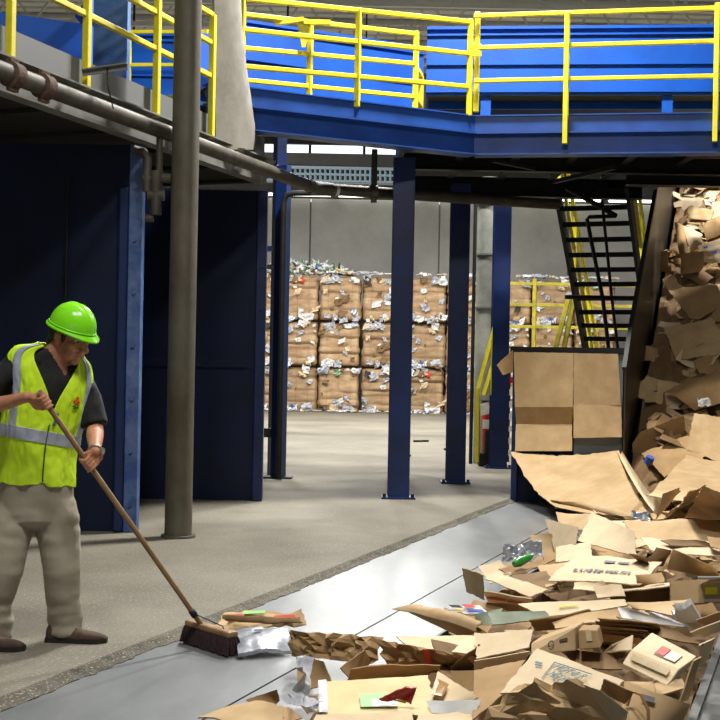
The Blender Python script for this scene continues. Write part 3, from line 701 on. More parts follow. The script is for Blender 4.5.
def hand(g, wr, side):
    u = uh; w = (wr - g); v = (w - u * w.dot(u)).normalized(); c = u.cross(v)
    if c.y > 0: c = -c
    rr = .0225; L = [1, 1.08, 1.0, .86]
    for i in range(4):
        k = (i - 1.5) * .0195 * side
        kn = g + u * k + v * .036 + c * .006
        limb(body, [(wr + u * k * .45, .017), ((wr + kn) / 2 + u * k * .2, .0155), (kn, .0125)], 10)
        arc = []
        for j in range(9):
            al = R(-5 + 225 * L[i] * j / 8.); r0 = rr + .002 * math.cos(j * math.pi / 2) ** 2
            arc.append((g + u * (k + .001 * j) + v * (r0 + (.012 if j == 0 else 0)) * math.cos(al) + c * r0 * math.sin(al), .0098 - .0003 * j))
        limb(body, arc, 10)
    blob(body, g + v * .055 - c * .004, (.036, .036, .02), (u, v, c))
    tb = -side * 1.0 if False else -1.0
    limb(body, [(wr + u * tb * .012 + (g - wr) * .25, .017), (g + v * .03 + u * tb * .04 - c * .01, .0135), (g - v * .004 + u * tb * .05 - c * .021, .0115), (g - v * .022 + u * tb * .038 - c * .006, .0102), (g - v * .012 + u * tb * .026 + c * .012, .009)], 10)
hand(gR, wrR, 1); hand(gL, wrL, 1)
# head
yaw, pit = R(58), R(20)
fh = V((math.sin(yaw) * math.cos(pit), -math.cos(yaw) * math.cos(pit), -math.sin(pit)))
lh = V((fh.y, -fh.x, 0)).normalized() * -1     # to the head's left
uh_ = fh.cross(lh).normalized()
if uh_.z < 0: uh_ = -uh_
HC = Wm(70.5, 338, -.03)
HX = (fh, lh, uh_)
HS = 1.07
def hp_(x, y, z): return HC + (fh * x + lh * y + uh_ * z) * HS
def hb(x, y, z, r): blob(body, hp_(x, y, z), tuple(q * HS for q in r), HX, 16)
hb(-.012, 0, .03, (.1, .078, .098)); hb(.03, 0, -.035, (.06, .06, .075)); hb(.025, 0, -.07, (.058, .05, .045)); hb(.07, 0, -.098, (.022, .024, .02))
for y in (-1, 1):
    hb(.055, y * .036, -.018, (.03, .026, .028)); hb(.05, y * .04, -.065, (.03, .02, .035)); hb(.002, y * .084, -.004, (.02, .013, .034)); hb(-.006, y * .092, .004, (.014, .009, .024))
    hb(.104, y * .012, -.03, (.012, .009, .009)); hb(.08, y * .03, .034, (.014, .024, .009))
limb(body, [(hp_(.087, 0, .026), .0105), (hp_(.106, 0, .002), .0115), (hp_(.125, 0, -.024), .0135)], 12)
hb(.088, 0, -.052, (.014, .024, .009)); hb(.094, 0, -.054, (.009, .022, .0055)); hb(.091, 0, -.066, (.01, .019, .0065)); hb(.086, 0, -.045, (.012, .012, .012))
limb(body, [(Wm(58, 358, .0), .062), (Wm(61, 348, .0), .057), (hp_(-.015, 0, -.05), .056)])
bo = remeshed(body, 'body', M['skin'], man, .0045, 3)
# eyes
for y in (-1, 1):
    e = MB(); blob(e, hp_(.072, y * .03, .012), .0135, HX); eo = e.build('eye', M['white'], man, smooth=True)
    e = MB(); blob(e, hp_(.0805, y * .031, .009), .0062, HX); e.build('iris', M['hair'], eo, smooth=True)
    e = MB(); limb(e, [(hp_(.088, y * .012, .036), .004), (hp_(.088, y * .03, .041), .005), (hp_(.072, y * .05, .036), .003)], 8); e.build('eyebrow', M['hair'], man, smooth=True)
h = MB(); blob(h, hp_(-.036, 0, .012), (.09, .09, .096), HX, 20)
for y in (-1, 1): blob(h, hp_(.03, y * .08, .012), (.013, .01, .034), HX)
blob(h, hp_(-.07, 0, -.035), (.055, .078, .075), HX); blob(h, hp_(-.055, 0, .0), (.06, .09, .06), HX)
remeshed(h, 'hair', M['hair'], man, .006, 2)
# hard hat: lofted dome with brim, visor and ridges
m = MB(); nA_, nR = 56, 16; rows = []
for i in range(nR + 1):
    th = math.pi / 2 * i / nR; row = []
    for k in range(nA_):
        a = 2 * math.pi * k / nA_; ca, sa = math.cos(a), math.sin(a)
        ry, rx, rz = .108, .127, .124
        z = .052 + rz * math.sin(th) ** .95; cr = math.cos(th) ** .9
        x, y = -.008 + rx * cr * ca, ry * cr * sa
        ridge = .006 * math.exp(-(y / .012) ** 2) + .004 * math.exp(-((abs(y) - .036) / .009) ** 2)
        z += ridge * math.sin(th)
        row.append(hp_(x, y, z))
    rows.append(row)
brim = []
for f, dz in ((1.0, 0), (1.03, -.004), (1.0, -.010), (.94, -.008)):
    row = []
    for k in range(nA_):
        a = 2 * math.pi * k / nA_; ca, sa = math.cos(a), math.sin(a)
        ex = .012 + .032 * max(0, ca) ** 2.2
        w = {1.0: 1.0, 1.03: 1.04, .94: 0}[f]
        x, y = -.008 + (.127 + ex * w) * ca * (1 if w else .96), (.108 + .012 * w) * sa * (1 if w else .96)
        row.append(hp_(x, y, .052 + dz - .004 * w - .010 * max(0, ca) ** 2 * w))
    brim.append(row)
allr = [brim[3], brim[2], brim[1], brim[0]] + rows
vs = [p for r_ in allr for p in r_]; fs = []
for i in range(len(allr) - 1):
    for k in range(nA_):
        a = i * nA_ + k; b = i * nA_ + (k + 1) % nA_; fs.append((a, b, b + nA_, a + nA_))
m.add(vs, fs); hat = m.build('hard_hat', M['helmet'], man, smooth=True)
m = MB(); pts = []
for k in range(41):
    a = 2 * math.pi * k / 40; pts.append(hp_(-.008 + .1285 * math.cos(a), .1095 * math.sin(a), .058))
m.tube(pts, .0035, 6, False); m.build('hat_rim_bead', M['helmet'], hat, smooth=True)
# safety glasses
m = MB(); top = []; bot = []
for k in range(17):
    a = R(-72 + 144 * k / 16.); top.append(hp_(.012 + .098 * math.cos(a), .07 * math.sin(a), .034)); bot.append(hp_(.012 + .094 * math.cos(a), .07 * math.sin(a), -.008 + .012 * math.exp(-(math.sin(a) / .18) ** 2)))
m.add(top + bot, [(k, k + 1, k + 18, k + 17) for k in range(16)]); gl = m.build('safety_glasses', M['lens'], man, smooth=True)
m = MB(); m.tube(top, .002, 6)
for y in (-1, 1): m.tube([hp_(.04, y * .068, .032), hp_(0, y * .083, .026), hp_(-.03, y * .084, .012)], .0028, 6)
m.build('glasses_frame', M['steelw'], gl, smooth=True)
# shirt: torso, short sleeves, collar
sh = MB(); torso_loft(sh, [505 - 4 * k for k in range(38)] + [354], .012)

dR, dL = (elR - shR), (elL - shL)
limb(sh, [(shR + V((.03, 0, .0)), .075), (shR + dR * .35, .075), (shR + dR * .66, .07)]); sh.tube([shR + dR * .5, shR + dR * .74, shR + dR * .76], [.075, .078, .06], 18)
limb(sh, [(shL + V((-.03, 0, .0)), .072), (shL + dL * .35, .07), (shL + dL * .7, .066)]); sh.tube([shL + dL * .5, shL + dL * .95, shL + dL * .97], [.068, .074, .056], 18)
so = remeshed(sh, 'shirt', M['shirt'], man, .007, 4)
def displace(me, fn):
    ps = [(v.co.copy(), v.normal.copy()) for v in me.vertices]
    me.vertices.foreach_set('co', [x for p, n in ps for x in p + n * fn(p)]); me.update()
displace(so.data, lambda p: .006 * noise.noise(p * 14) + .004 * noise.noise(V((p.x * 30, p.y * 30, p.z * 12))))
bm = bmesh.new(); bm.from_mesh(so.data); kill = []
for f in bm.faces:
    p = f.calc_center_median() + WL(man); px, py = pix(p); q = p - ring(py)[0]
    if q.dot(FX) > 0 and py < 376 and abs(px - 65) < (376 - py) * .62: kill.append(f)
bmesh.ops.delete(bm, geom=kill, context='FACES'); bm.to_mesh(so.data); bm.free()
m = MB()
for sgn in (-1, 1):
    pv = None
    for k in range(15):
        a = R(16 + 164 * k / 14.) * sgn; fr_ = max(0, 1 - k / 5.)
        tp = tors(354 + 12 * fr_, a, .014) + V((0, 0, .006)); low = tors(360 + 10 * fr_ + (2 if k == 1 else 0), a, .009)
        mid = (tp + low) / 2 + (tp - ring(360)[0]).normalized() * .006
        th_ = (low - ring(372)[0]).normalized() * .005
        cur = [tp - th_, tp + th_, mid + th_, low + th_, low]
        if pv: m.add(pv + cur, [(j, (j + 1) % 5, (j + 1) % 5 + 5, j + 5) for j in range(5)])
        pv = cur
m.build('collar', M['shirt'], so, smooth='auto')
# vest
NP, NZ = 320, 260; PY0, PY1 = 484., 349.
def hemcut(py, ph):
    w = 484 - 5 * (1 - math.exp(-(ph / .10) ** 2)) * .0 + 1.5 * math.sin(ph * 7)
    return py <= w - 4 * math.exp(-(ph / .07) ** 2)
def keep(py, ph):
    a = abs(ph)
    if py < 420 and a < R(43) * ((420 - py) / 68.) ** 2.0: return False        # neckline
    da = abs(a - R(97))
    lim = R(38) * math.sqrt(max(0, 1 - ((py - 392) / 25.) ** 2)) if py > 366 else R(14)
    if 362 < py < 417 and da < max(lim, R(16) if py < 380 else 0): return False
    if py < 352 + 3 * math.cos(ph): return False
    return hemcut(py, ph)
def vestp(py, ph, off):
    fl = max(0, (py - 420) / 64.)
    o = off + .016 + .003 * fl
    nz = .006 * noise.noise((ph * 5, py * .03, 1)) + .008 * fl * math.sin(ph * 9 + py * .05)
    ww = .004 * noise.noise((ph * 9, py * .12, 4))
    return tors(py, ph, o + nz + ww)
GA = [[vestp(PY0 + (PY1 - PY0) * i / NZ, -math.pi + 2 * math.pi * k / NP, 0) for k in range(NP)] for i in range(NZ + 1)]
GB = [[tors(PY0 + (PY1 - PY0) * i / NZ, -math.pi + 2 * math.pi * k / NP, .1) - tors(PY0 + (PY1 - PY0) * i / NZ, -math.pi + 2 * math.pi * k / NP, 0) for k in range(NP)] for i in range(NZ + 1)]
def shellgrid(name, m_, par, test, off, th):
    idx = {}; vs = []; fs = []
    def vid(i, k):
        k %= NP
        if (i, k) not in idx:
            idx[(i, k)] = len(vs); vs.append((GA[i][k] + GB[i][k] * (off * 10), GA[i][k] + GB[i][k] * ((off + th) * 10)))
        return idx[(i, k)]
    for i in range(NZ):
        py = PY0 + (PY1 - PY0) * (i + .5) / NZ
        for k in range(NP):
            if test(py, -math.pi + 2 * math.pi * (k + .5) / NP): fs.append((vid(i, k), vid(i, k + 1), vid(i + 1, k + 1), vid(i + 1, k)))
    n = len(vs); cnt = {}
    for f in fs:
        for a, b in zip(f, f[1:] + f[:1]): cnt[(min(a, b), max(a, b))] = cnt.get((min(a, b), max(a, b)), 0) + 1
    # relax the cut edges so hems run smooth
    nb_ = {}
    for (a, b), c_ in cnt.items():
        if c_ == 1: nb_.setdefault(a, []).append(b); nb_.setdefault(b, []).append(a)
    lo_ = [p for p, q in vs]; hi_ = [q for p, q in vs]
    for _ in range(6):
        for L_ in (lo_, hi_):
            new = {a: (L_[a] * 2 + L_[b[0]] + L_[b[1]]) / 4 for a, b in nb_.items() if len(b) == 2}
            for a, p in new.items(): L_[a] = p
    rim = [(a, b, b + n, a + n) for (a, b), c_ in cnt.items() if c_ == 1]
    b = MB(); b.add(lo_ + hi_, [tuple(reversed(f)) for f in fs] + [tuple(v + n for v in f) for f in fs] + rim); return b.build(name, m_, par, smooth=True)
vest = shellgrid('safety_vest', M['vest'], man, keep, .006, .004)
shellgrid('reflective_strip', M['silver'], vest, lambda py, ph: keep(py, ph) and abs(ph + R(52)) < R(7.5) and py < 432, .0115, .003)
shellgrid('reflective_strip', M['silver'], vest, lambda py, ph: keep(py, ph) and abs(ph - R(51)) < R(7) and py < 432, .0115, .003)
shellgrid('reflective_strip', M['silver'], vest, lambda py, ph: keep(py, ph) and 430 < py < 442, .0115, .003)
m = MB(); m.tube([vestp(py, .0, .012) for py in range(479, 421, -4)], .0045, 6); m.build('zipper', M['zip'], vest, smooth=True)
m = MB(); m.tube([vestp(424, .06, .016), vestp(411, .1, .02)], .006, 8); m.build('clip', M['pen'], vest)
ec = vestp(397, R(28), .014); en = (vestp(397, R(28), .05) - ec).normalized(); ex_ = (vestp(397, R(32), .014) - ec).normalized(); ez = en.cross(ex_); ez = ez if ez.z > 0 else -ez
m = MB()
def disc(c, r, mi, n=10, star=0):
    pts = [c + (ex_ * math.cos(2 * math.pi * k / n + math.pi / 2) + ez * math.sin(2 * math.pi * k / n + math.pi / 2)) * (r if not star or k % 2 == 0 else r * star) for k in range(n)]
    m.prism(pts, en * .002, mi)
disc(ec + ez * .022, .011, 0); disc(ec + ez * .0 - ex_ * .012, .010, 1); disc(ec + ex_ * .012, .010, 1); disc(ec + ez * .006, .021, 0, 10, .45)
m.box(ec - ez * .025, ex_ * .02, ez * .003, en * .002, 2); m.box(ec - ez * .034, ex_ * .012, ez * .0025, en * .002, 2)
m.build('emblem', [M['orange'], M['emred'], M['green']], vest)
# trousers
tr = MB(); torso_loft(tr, [520 - 4 * k for k in range(13)], .018)
blob(tr, Wm(36, 512, 0), (.19, .14, .09), (LX, FX, V((0, 0, 1))))
def leg(pts): limb(tr, pts[:-1], 20); tr.tube([pts[-2][0], pts[-1][0]], [pts[-2][1], pts[-1][1]], 20)
leg([(Wm(55, 508, .02), .115), (Wm(57, 522, .02), .123), (Wm(60, 545, .01), .112), (Wm(62, 570, .0), .101), (Wm(63, 600, .03), .091), (Wm(65, 620, .05), .092), (Wm(65, 633, .055), .09)])
leg([(Wm(17, 508, -.04), .115), (Wm(11, 522, -.05), .122), (Wm(8, 545, -.08), .11), (Wm(4, 570, -.1), .1), (Wm(-4, 600, -.08), .09), (Wm(-5, 625, -.06), .092), (Wm(-5, 638, -.055), .088)])
to = remeshed(tr, 'trousers', M['khaki'], man, .008, 4)
def crease(q):
    p = q + WL(man); z = p.z
    w = max(0, 1 - abs(z - .13) / .16) * 1.0 + max(0, 1 - abs(z - .62) / .14) * .45 + .22
    return (noise.noise((p.x * 7 + z * 5, p.y * 7, z * 20)) * .012 + noise.noise((p.x * 11 - z * 9, p.y * 10, z * 10 + 7)) * .006) * w
displace(to.data, crease)
# shoes
def shoe(hx, toe_px, base_y, dep):
    heel = G(hx, base_y); toe = G(toe_px, base_y + 1.5); d = (toe - heel); d.z = 0; L = d.length; d.normalize(); n = V((-d.y, d.x, 0))
    s_ = MB(); pv = None
    prof = [(0, .03, .075), (.04, .037, .1), (.14, .04, .108), (.3, .041, .1), (.45, .044, .08), (.6, .049, .066), (.78, .05, .056), (.9, .043, .048), (.97, .03, .04), (1.0, .012, .034)]
    for f, w, hgt in prof:
        cur = []
        for k in range(18):
            a = math.pi * k / 17.; cur.append(heel + d * L * f + n * w * math.cos(a) + V((0, 0, .022 + (hgt - .022) * math.sin(a) ** .7)))
        if pv: s_.add(pv + cur, [(k, k + 1, k + 19, k + 18) for k in range(17)] + [(17, 0, 18, 35)])
        else: s_.add(cur, [tuple(range(18))])
        pv = cur
    s_.add(pv, [tuple(range(18))])
    so_ = s_.build('shoe', M['shoe'], man, smooth='auto')
    s_ = MB(); pl = [heel + d * (L * f - .004 + (.01 if f == 1 else 0)) + n * (w + .006) for f, w, hgt in prof] + [heel + d * (L * f - .004 + (.01 if f == 1 else 0)) - n * (w + .006) for f, w, hgt in reversed(prof)]
    s_.prism(pl, (0, 0, .027)); s_.build('sole', M['sole'], so_)
    s_ = MB()
    for f, w, hgt in ((.34, .022, .098), (.42, .024, .088), (.5, .026, .08)):
        c = heel + d * L * f + V((0, 0, hgt)); s_.tube([c - n * w - V((0, 0, .008)), c + V((0, 0, .003)), c + n * w - V((0, 0, .008))], .0035, 6)
    s_.build('laces', M['lace'], so_, smooth=True)
shoe(47, 106, 641, 0); shoe(-34, 24, 649, 0)
# watch
m = MB(); w_ = (wrL - elL).normalized(); pts = [wrL - w_ * .012 + (w_.orthogonal().normalized() * math.cos(a) + w_.cross(w_.orthogonal().normalized()) * math.sin(a)) * .034 for a in [2 * math.pi * k / 24 for k in range(25)]]
m.tube(pts, .006, 8, False); wa = m.build('wrist_watch', M['steelw'], man, smooth=True)
m = MB(); c = wrL - w_ * .012 + V((.034, -.008, .0)); m.tube([c, c + V((.012, -.003, 0))], .018, 14); m.build('watch_face', M['steelw'], wa)

# ================================================================ BROOM
M['wood'] = mat('broom_wood', (156, 122, 84), .55, 0, (122, 92, 60), 9, stretch=(1, 1, .2))
M['bristle'] = mat('bristles', (58, 34, 36), .9, 0, (36, 20, 22), 60, bump=.5, bscale=200)
br = thing('push_broom', 'wooden push broom with dark bristles held by the worker in the vest', 'broom', V((bd.x, bd.y, -.03)))
m = MB(); m.tube([HT - uh * .02, HT, HB + uh * .04], [.012, .014, .0145], 14); m.build('handle', M['wood'], br, smooth='auto')
b0 = G(189, 642, -.03); b1 = G(233, 656, -.03); ax = (b1 - b0); BL = ax.length; ax.normalize(); an_ = V((-ax.y, ax.x, 0)); bc = (b0 + b1) / 2
zt_ = .11
m = MB(); m.box(bc + V((0, 0, zt_)), ax * BL / 2, an_ * .035, V((0, 0, .018))); blk = m.build('broom_head', M['wood'], br, bevel=.012)
m = MB(); random.seed(3)
for i in range(46):
    for j in range(5):
        c = bc + ax * (BL * (i / 45. - .5) * .96) + an_ * ((j - 2) * .014)
        sp = ax * ((i / 45. - .5) * .03) + an_ * ((j - 2) * .006) + V((random.uniform(-.006, .006), random.uniform(-.006, .006), 0))
        m.tube([c + V((0, 0, zt_ - .014)), c + sp * .5 + V((0, 0, .07)), c + sp * 1.3 + V((0, 0, .004 + random.random() * .008))], [.009, .0095, .008], 6)
o = m.build('bristles', M['bristle'], br); o['kind'] = 'stuff'
m = MB(); k_ = HB - uh * .12
for sg in (-1, 1): m.tube([k_, bc + ax * sg * .11 + V((0, 0, zt_ + .03)), bc + ax * sg * .12 + V((0, 0, zt_ + .014))], .0035, 6)
m.tube([k_ - uh * .02, k_ + uh * .02], .019, 12); m.build('brace_wire', M['dark'], br, smooth=True)
# ================================================================ BALES at the back
def rag(c, ex, ey, nrm, w, h, b, mi, amp=.3):
    """a small crumpled scrap"""
    n = 3; vs = []
    for i in range(n + 1):
        for j in range(n + 1):
            u = (i / n - .5) * w * random.uniform(.75, 1.1); v_ = (j / n - .5) * h * random.uniform(.75, 1.1)
            vs.append(c + ex * u + ey * v_ + nrm * random.uniform(.0, amp) * min(w, h))
    b.add(vs, [(i * (n + 1) + j, i * (n + 1) + j + 1, (i + 1) * (n + 1) + j + 1, (i + 1) * (n + 1) + j) for i in range(n) for j in range(n)], mi)
M['sc_red'] = mat('print_red', (206, 62, 48), .7); M['sc_blue'] = mat('print_blue', (66, 92, 168), .7); M['sc_green'] = mat('print_green', (92, 160, 70), .7)
M['sc_dark'] = mat('dark_scrap', (58, 54, 52), .8); M['sc_yel'] = mat('print_yellow', (226, 200, 60), .7)
SCM = [M['white'], M['newsprint'], CB[0], M['foil'], M['sc_red'], M['sc_blue'], M['sc_green'], M['sc_dark'], CB[3]]
BD = 42.4
BWd, BH = 1.455, 1.555
def bale_mesh(seed):
    random.seed(seed)
    cuts = [0]; 
    while cuts[-1] < .93: cuts.append(cuts[-1] + random.uniform(.12, .3))
    cuts[-1] = 1.0
    offs = [random.uniform(-.05, .05) for _ in cuts]; fade = [random.uniform(.03, .09) for _ in cuts]
    NXb, NZb = 26, 44
    def front(u, w):
        k = max(i for i in range(len(cuts) - 1) if cuts[i] <= min(w, .9999)); f = (w - cuts[k]) / (cuts[k + 1] - cuts[k])
        d = offs[k] + fade[k] * math.sin(math.pi * f) ** .5 + .045 * noise.noise((u * 3 + seed, w * 3, k)) + .02 * noise.noise((u * 7, w * 12, seed))
        e = min(u, 1 - u, .06) / .06; e2 = min(w, 1 - w, .04) / .04
        return d - .16 * (1 - e) ** 3 - .05 * (1 - e2) ** 2
    b = MB()
    def face(org, eu, ew, nn, nu, nw, sd):
        vs = []
        for i in range(nu + 1):
            for j in range(nw + 1):
                u, w = i / nu, j / nw; vs.append(org + eu * u + ew * w + nn * front((u + sd) % 1.0001, w))
        b.add(vs, [(i * (nw + 1) + j, i * (nw + 1) + j + 1, (i + 1) * (nw + 1) + j + 1, (i + 1) * (nw + 1) + j) for i in range(nu) for j in range(nw)])
    X, Y, Z = V((BWd - .12, 0, 0)), V((0, 1.3, 0)), V((0, 0, BH - .09)); o = V((-(BWd - .12) / 2, 0, 0))
    face(o, X, Z, V((0, -1, 0)), NXb, NZb, 0); face(o, Y, Z, V((-.5, 0, 0)), 12, 24, .0); face(o + X, Y, Z, V((.5, 0, 0)), 12, 24, 0)
    face(o + Y, X, Z, V((0, 1, 0)), 10, 20, 0); face(o + Z, X, Y, V((0, 0, .5)), 12, 12, 0); face(o, X, Y, V((0, 0, -.2)), 4, 4, 0)
    s_ = MB()
    for q in range(26):
        r = random.random(); w = random.choice([random.random(), random.uniform(.0, .12), random.uniform(.9, 1)])
        c = o + X * random.uniform(.03, .97) + Z * w + V((0, -.1, 0))
        mi = random.choices(range(9), [8, 6, 4, 2, .12, .1, .1, 1.5, 3])[0]
        sz = random.uniform(.07, .27); rag(c, V((1, 0, random.uniform(-.5, .5))), V((random.uniform(-.4, .4), 0, 1)), V((0, -1, 0)), sz * random.uniform(.8, 1.6), sz, s_, mi, .5)
    t_ = MB()
    for xx in (.2, .5, .8): t_.bar(o + X * xx + V((0, -.12, .03)), o + X * xx + V((0, -.12, BH - .05)), .004, .004, D)
    return b, s_, t_
protos = []
for sd in range(9):
    b, s_, t_ = bale_mesh(sd * 7 + 3)
    r = thing('cardboard_bale', 'x', 'bale', (0, 0, 0)); bb = b.build('bale_body', M['bale'], r, smooth=True)
    so_ = s_.build('paper_scraps', SCM, r); so_['kind'] = 'stuff'
    t_.build('baling_wire', M['pipe'], r); protos.append(r)
def copytree(o, parent=None):
    c = o.copy(); COL.objects.link(c)
    if parent: c.parent = parent
    for ch in list(o.children): copytree(ch, c)
    return c
cols = ['left of the slim blue post', 'just right of the slim blue post', 'second to the right of the slim blue post', 'beside the nearest navy column', 'between the two front navy columns',
        'right of the second navy column', 'behind the round grey column', 'behind the yellow railing left of the stair', 'seen through the stair treads']
tiers = ['bottom', 'middle', 'top']
used = 0
random.seed(5)
for k in range(9):
    for j in range(3):
        pr = protos[(k * 2 + j * 3 + (k * j) % 2) % 9]
        if pr.get('used'): r = copytree(pr)
        else: r = pr; pr['used'] = 1
        x = P(252.5 + 42.8 * k, 412, BD).x
        r.location = (x + random.uniform(-.02, .02), BD + random.uniform(-.05, .08) + .15, j * BH); r.rotation_euler = (0, 0, random.uniform(-.02, .02))
        r['label'] = '%s bale of pressed brown cardboard, column %s' % (tiers[j], cols[k]); r['category'] = 'bale'; r['group'] = 'cardboard bales along the back wall'
for p in protos:
    if 'used' in p: del p['used']
for o in COL.objects:
    if 'used' in o: del o['used']
# mound of plastic bottles on top of the left bales
random.seed(11); m = MB(); top = 3 * BH
bc_ = [(214, 216, 214), (196, 204, 206), (60, 130, 70), (170, 40, 40), (50, 70, 170), (230, 200, 50), (236, 236, 236), (70, 60, 56)]
bm_ = [mat('bottle_plastic_%s' % n_, c, .3) for n_, c in zip(('clear', 'pale', 'green', 'red', 'blue', 'yellow', 'white', 'brown'), bc_)]
xl, xr = P(262, 275, BD).x, P(352, 275, BD).x
for q in range(330):
    f = random.random(); x = xl + (xr - xl) * f; y = BD + random.uniform(.1, 1.3)
    hgt = .42 * math.sin(math.pi * min(1, .12 + f * .9)) ** .5 * (1 - abs(y - BD - .7) / 1.0) + .05
    c = V((x, y, top + .03 + random.random() * hgt)); d = V((random.uniform(-1, 1), random.uniform(-1, 1), random.uniform(-.5, .8))).normalized(); L_ = random.uniform(.16, .26)
    m.tube([c, c + d * L_ * .65, c + d * L_ * .85, c + d * L_], [.04, .04, .015, .015], 7, True, random.choices(range(8), [5, 5, 2, 1, .6, .6, 5, 1.5])[0])
tag(m.build('plastic_bottles', bm_, smooth=False, loc=(xl, BD, top)), 'mound of loose mixed plastic bottles on top of the left bales', 'bottles', kind='stuff')
m = MB(); random.seed(4)
for q in range(300):
    x = P(random.uniform(255, 620), 412, BD).x
    rag(V((x, BD - .1 - abs(random.gauss(0, .35)), .02)), V((1, 0, 0)), V((0, 1, 0)), V((0, 0, 1)), random.uniform(.05, .28), random.uniform(.05, .2), m, random.choices(range(4), [6, 3, 2, 1])[0], .4)
tag(m.build('paper_litter', [M['white'], M['newsprint'], CB[0], M['foil']], loc=(0, BD, 0)), 'scattered white paper litter along the foot of the bales', 'litter', kind='stuff')
m = MB(); random.seed(14)
for q in range(150):
    x = P(random.uniform(255, 620), 412, BD).x
    rag(V((x, BD + random.uniform(-.05, .5), 3 * BH + .03)), V((1, 0, 0)), V((0, .7, .4)), V((0, -.3, 1)), random.uniform(.08, .35), random.uniform(.08, .2), m, random.choices(range(4), [6, 3, 3, 1])[0], .5)
tag(m.build('paper_litter', [M['white'], M['newsprint'], CB[0], M['foil']], loc=(0, BD, 3 * BH)), 'ragged white paper along the top edge of the bales', 'litter', kind='stuff')
for px, py, L_, a in ((400, 457, 22, 'behind the nearest navy column'), (421, 442, 16, 'just right of the nearest navy column'), (448, 450, 9, 'just left of the second navy column')):
    g = G(px, py); w = L_ / FPX * g.y; m = MB(); m.box(g + V((0, 0, .02)), (w / 2, .1, 0), (0, .03, 0), (0, 0, .02))
    tag(m.build('steel_strip', M['dark'], loc=g), 'flat dark steel strip on the floor ' + a, 'steel strip')
# ================================================================ CARDBOARD
def C3(c):
    """corner spec -> world point: (px, py, z) | (px, py, 'i', off) on the incline | (px, py, 't', t)"""
    if len(c) == 3: return G(*c)
    if c[2] == 'i':
        n = (V((0, 0, 1)) - D * .84); p0 = ST(0, 13.6, -.45 + c[3]); return PL(c[0], c[1], p0, n)
    if c[2] == 't': return T(c[0], c[1], c[3])
    if c[2] == 'd': return P(c[0], c[1], c[3])
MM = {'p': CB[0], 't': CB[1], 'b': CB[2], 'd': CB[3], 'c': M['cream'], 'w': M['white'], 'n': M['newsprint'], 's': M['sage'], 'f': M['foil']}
anchors = []
def sheet_mb(q, amp=.006, sag=0., th=.006, jag=.006, nu=14, nv=10, sd=0, fold=None, freq=4., ridge=False, rf=None, facet=0.):
    LU, LV = (q[1] - q[0]).length, (q[3] - q[0]).length
    """bilinear sheet over TL, TR, BR, BL with crumple noise and real thickness"""
    a, b, c, d = q; n = (b - a).cross(d - a)
    if n.length < 1e-9: n = V((0, 0, 1))
    n.normalize()
    if n.dot(CAM - a) < 0: n = -n
    top = []; bot = []
    for i in range(nu + 1):
        for j in range(nv + 1):
            u, v = i / nu, j / nv
            if 0 < u < 1 and (j == 0 or j == nv): v += random.uniform(-jag, jag) * 2
            if 0 < v < 1 and (i == 0 or i == nu): u += random.uniform(-jag, jag) * 2
            p = (a * (1 - u) + b * u) * (1 - v) + (d * (1 - u) + c * u) * v
            h = amp * (noise.noise(p * freq + V((sd, 0, 0))) * 1.3 + .6 * noise.noise(p * freq * 2.7 + V((0, sd, 0)))) + sag * math.sin(math.pi * v) * .7 + sag * .3 * math.sin(math.pi * u)
            if ridge:
                w_ = V((u * LU * rf[0] + v * LV * 3, v * LV * rf[1], sd)); h = amp * (1. - 2.6 * abs(noise.noise(w_)) - .9 * abs(noise.noise(w_ * 2.2)) + .9 * noise.noise(w_ * .5)) + sag * math.sin(math.pi * v)
            if fold:
                ax_, f0, ang = fold; w = u if ax_ == 'u' else v; L_ = (b - a).length if ax_ == 'u' else (d - a).length
                h += abs(w - f0) * L_ * ang
            if facet: h = random.uniform(-1, 1) * facet + sag * math.sin(math.pi * v) * .7
            if facet and fold: h += abs((u if fold[0] == 'u' else v) - fold[1]) * LV * fold[2]
            if facet and 0 < u < 1 and 0 < v < 1: p += (b - a) * random.uniform(-.3, .3) / nu + (d - a) * random.uniform(-.3, .3) / nv
            top.append(p + n * h); bot.append(p + n * (h - th))
    N_ = len(top); W_ = nv + 1
    fs = [(i * W_ + j, i * W_ + j + 1, (i + 1) * W_ + j + 1, (i + 1) * W_ + j) for i in range(nu) for j in range(nv)]
    rim = [i * W_ for i in range(nu + 1)] + [nu * W_ + j for j in range(1, nv + 1)] + [i * W_ + nv for i in range(nu - 1, -1, -1)] + [j for j in range(nv - 1, 0, -1)]
    fs2 = [tuple(reversed([k + N_ for k in f])) for f in fs] + [(rim[k], rim[(k + 1) % len(rim)], rim[(k + 1) % len(rim)] + N_, rim[k] + N_) for k in range(len(rim))]
    m = MB(); m.add(top + bot, fs + fs2); return m
SEED = [0]
def put(name, label, cat, short=None, loc=None):
    o = thing(name, label, cat, loc)
    return o
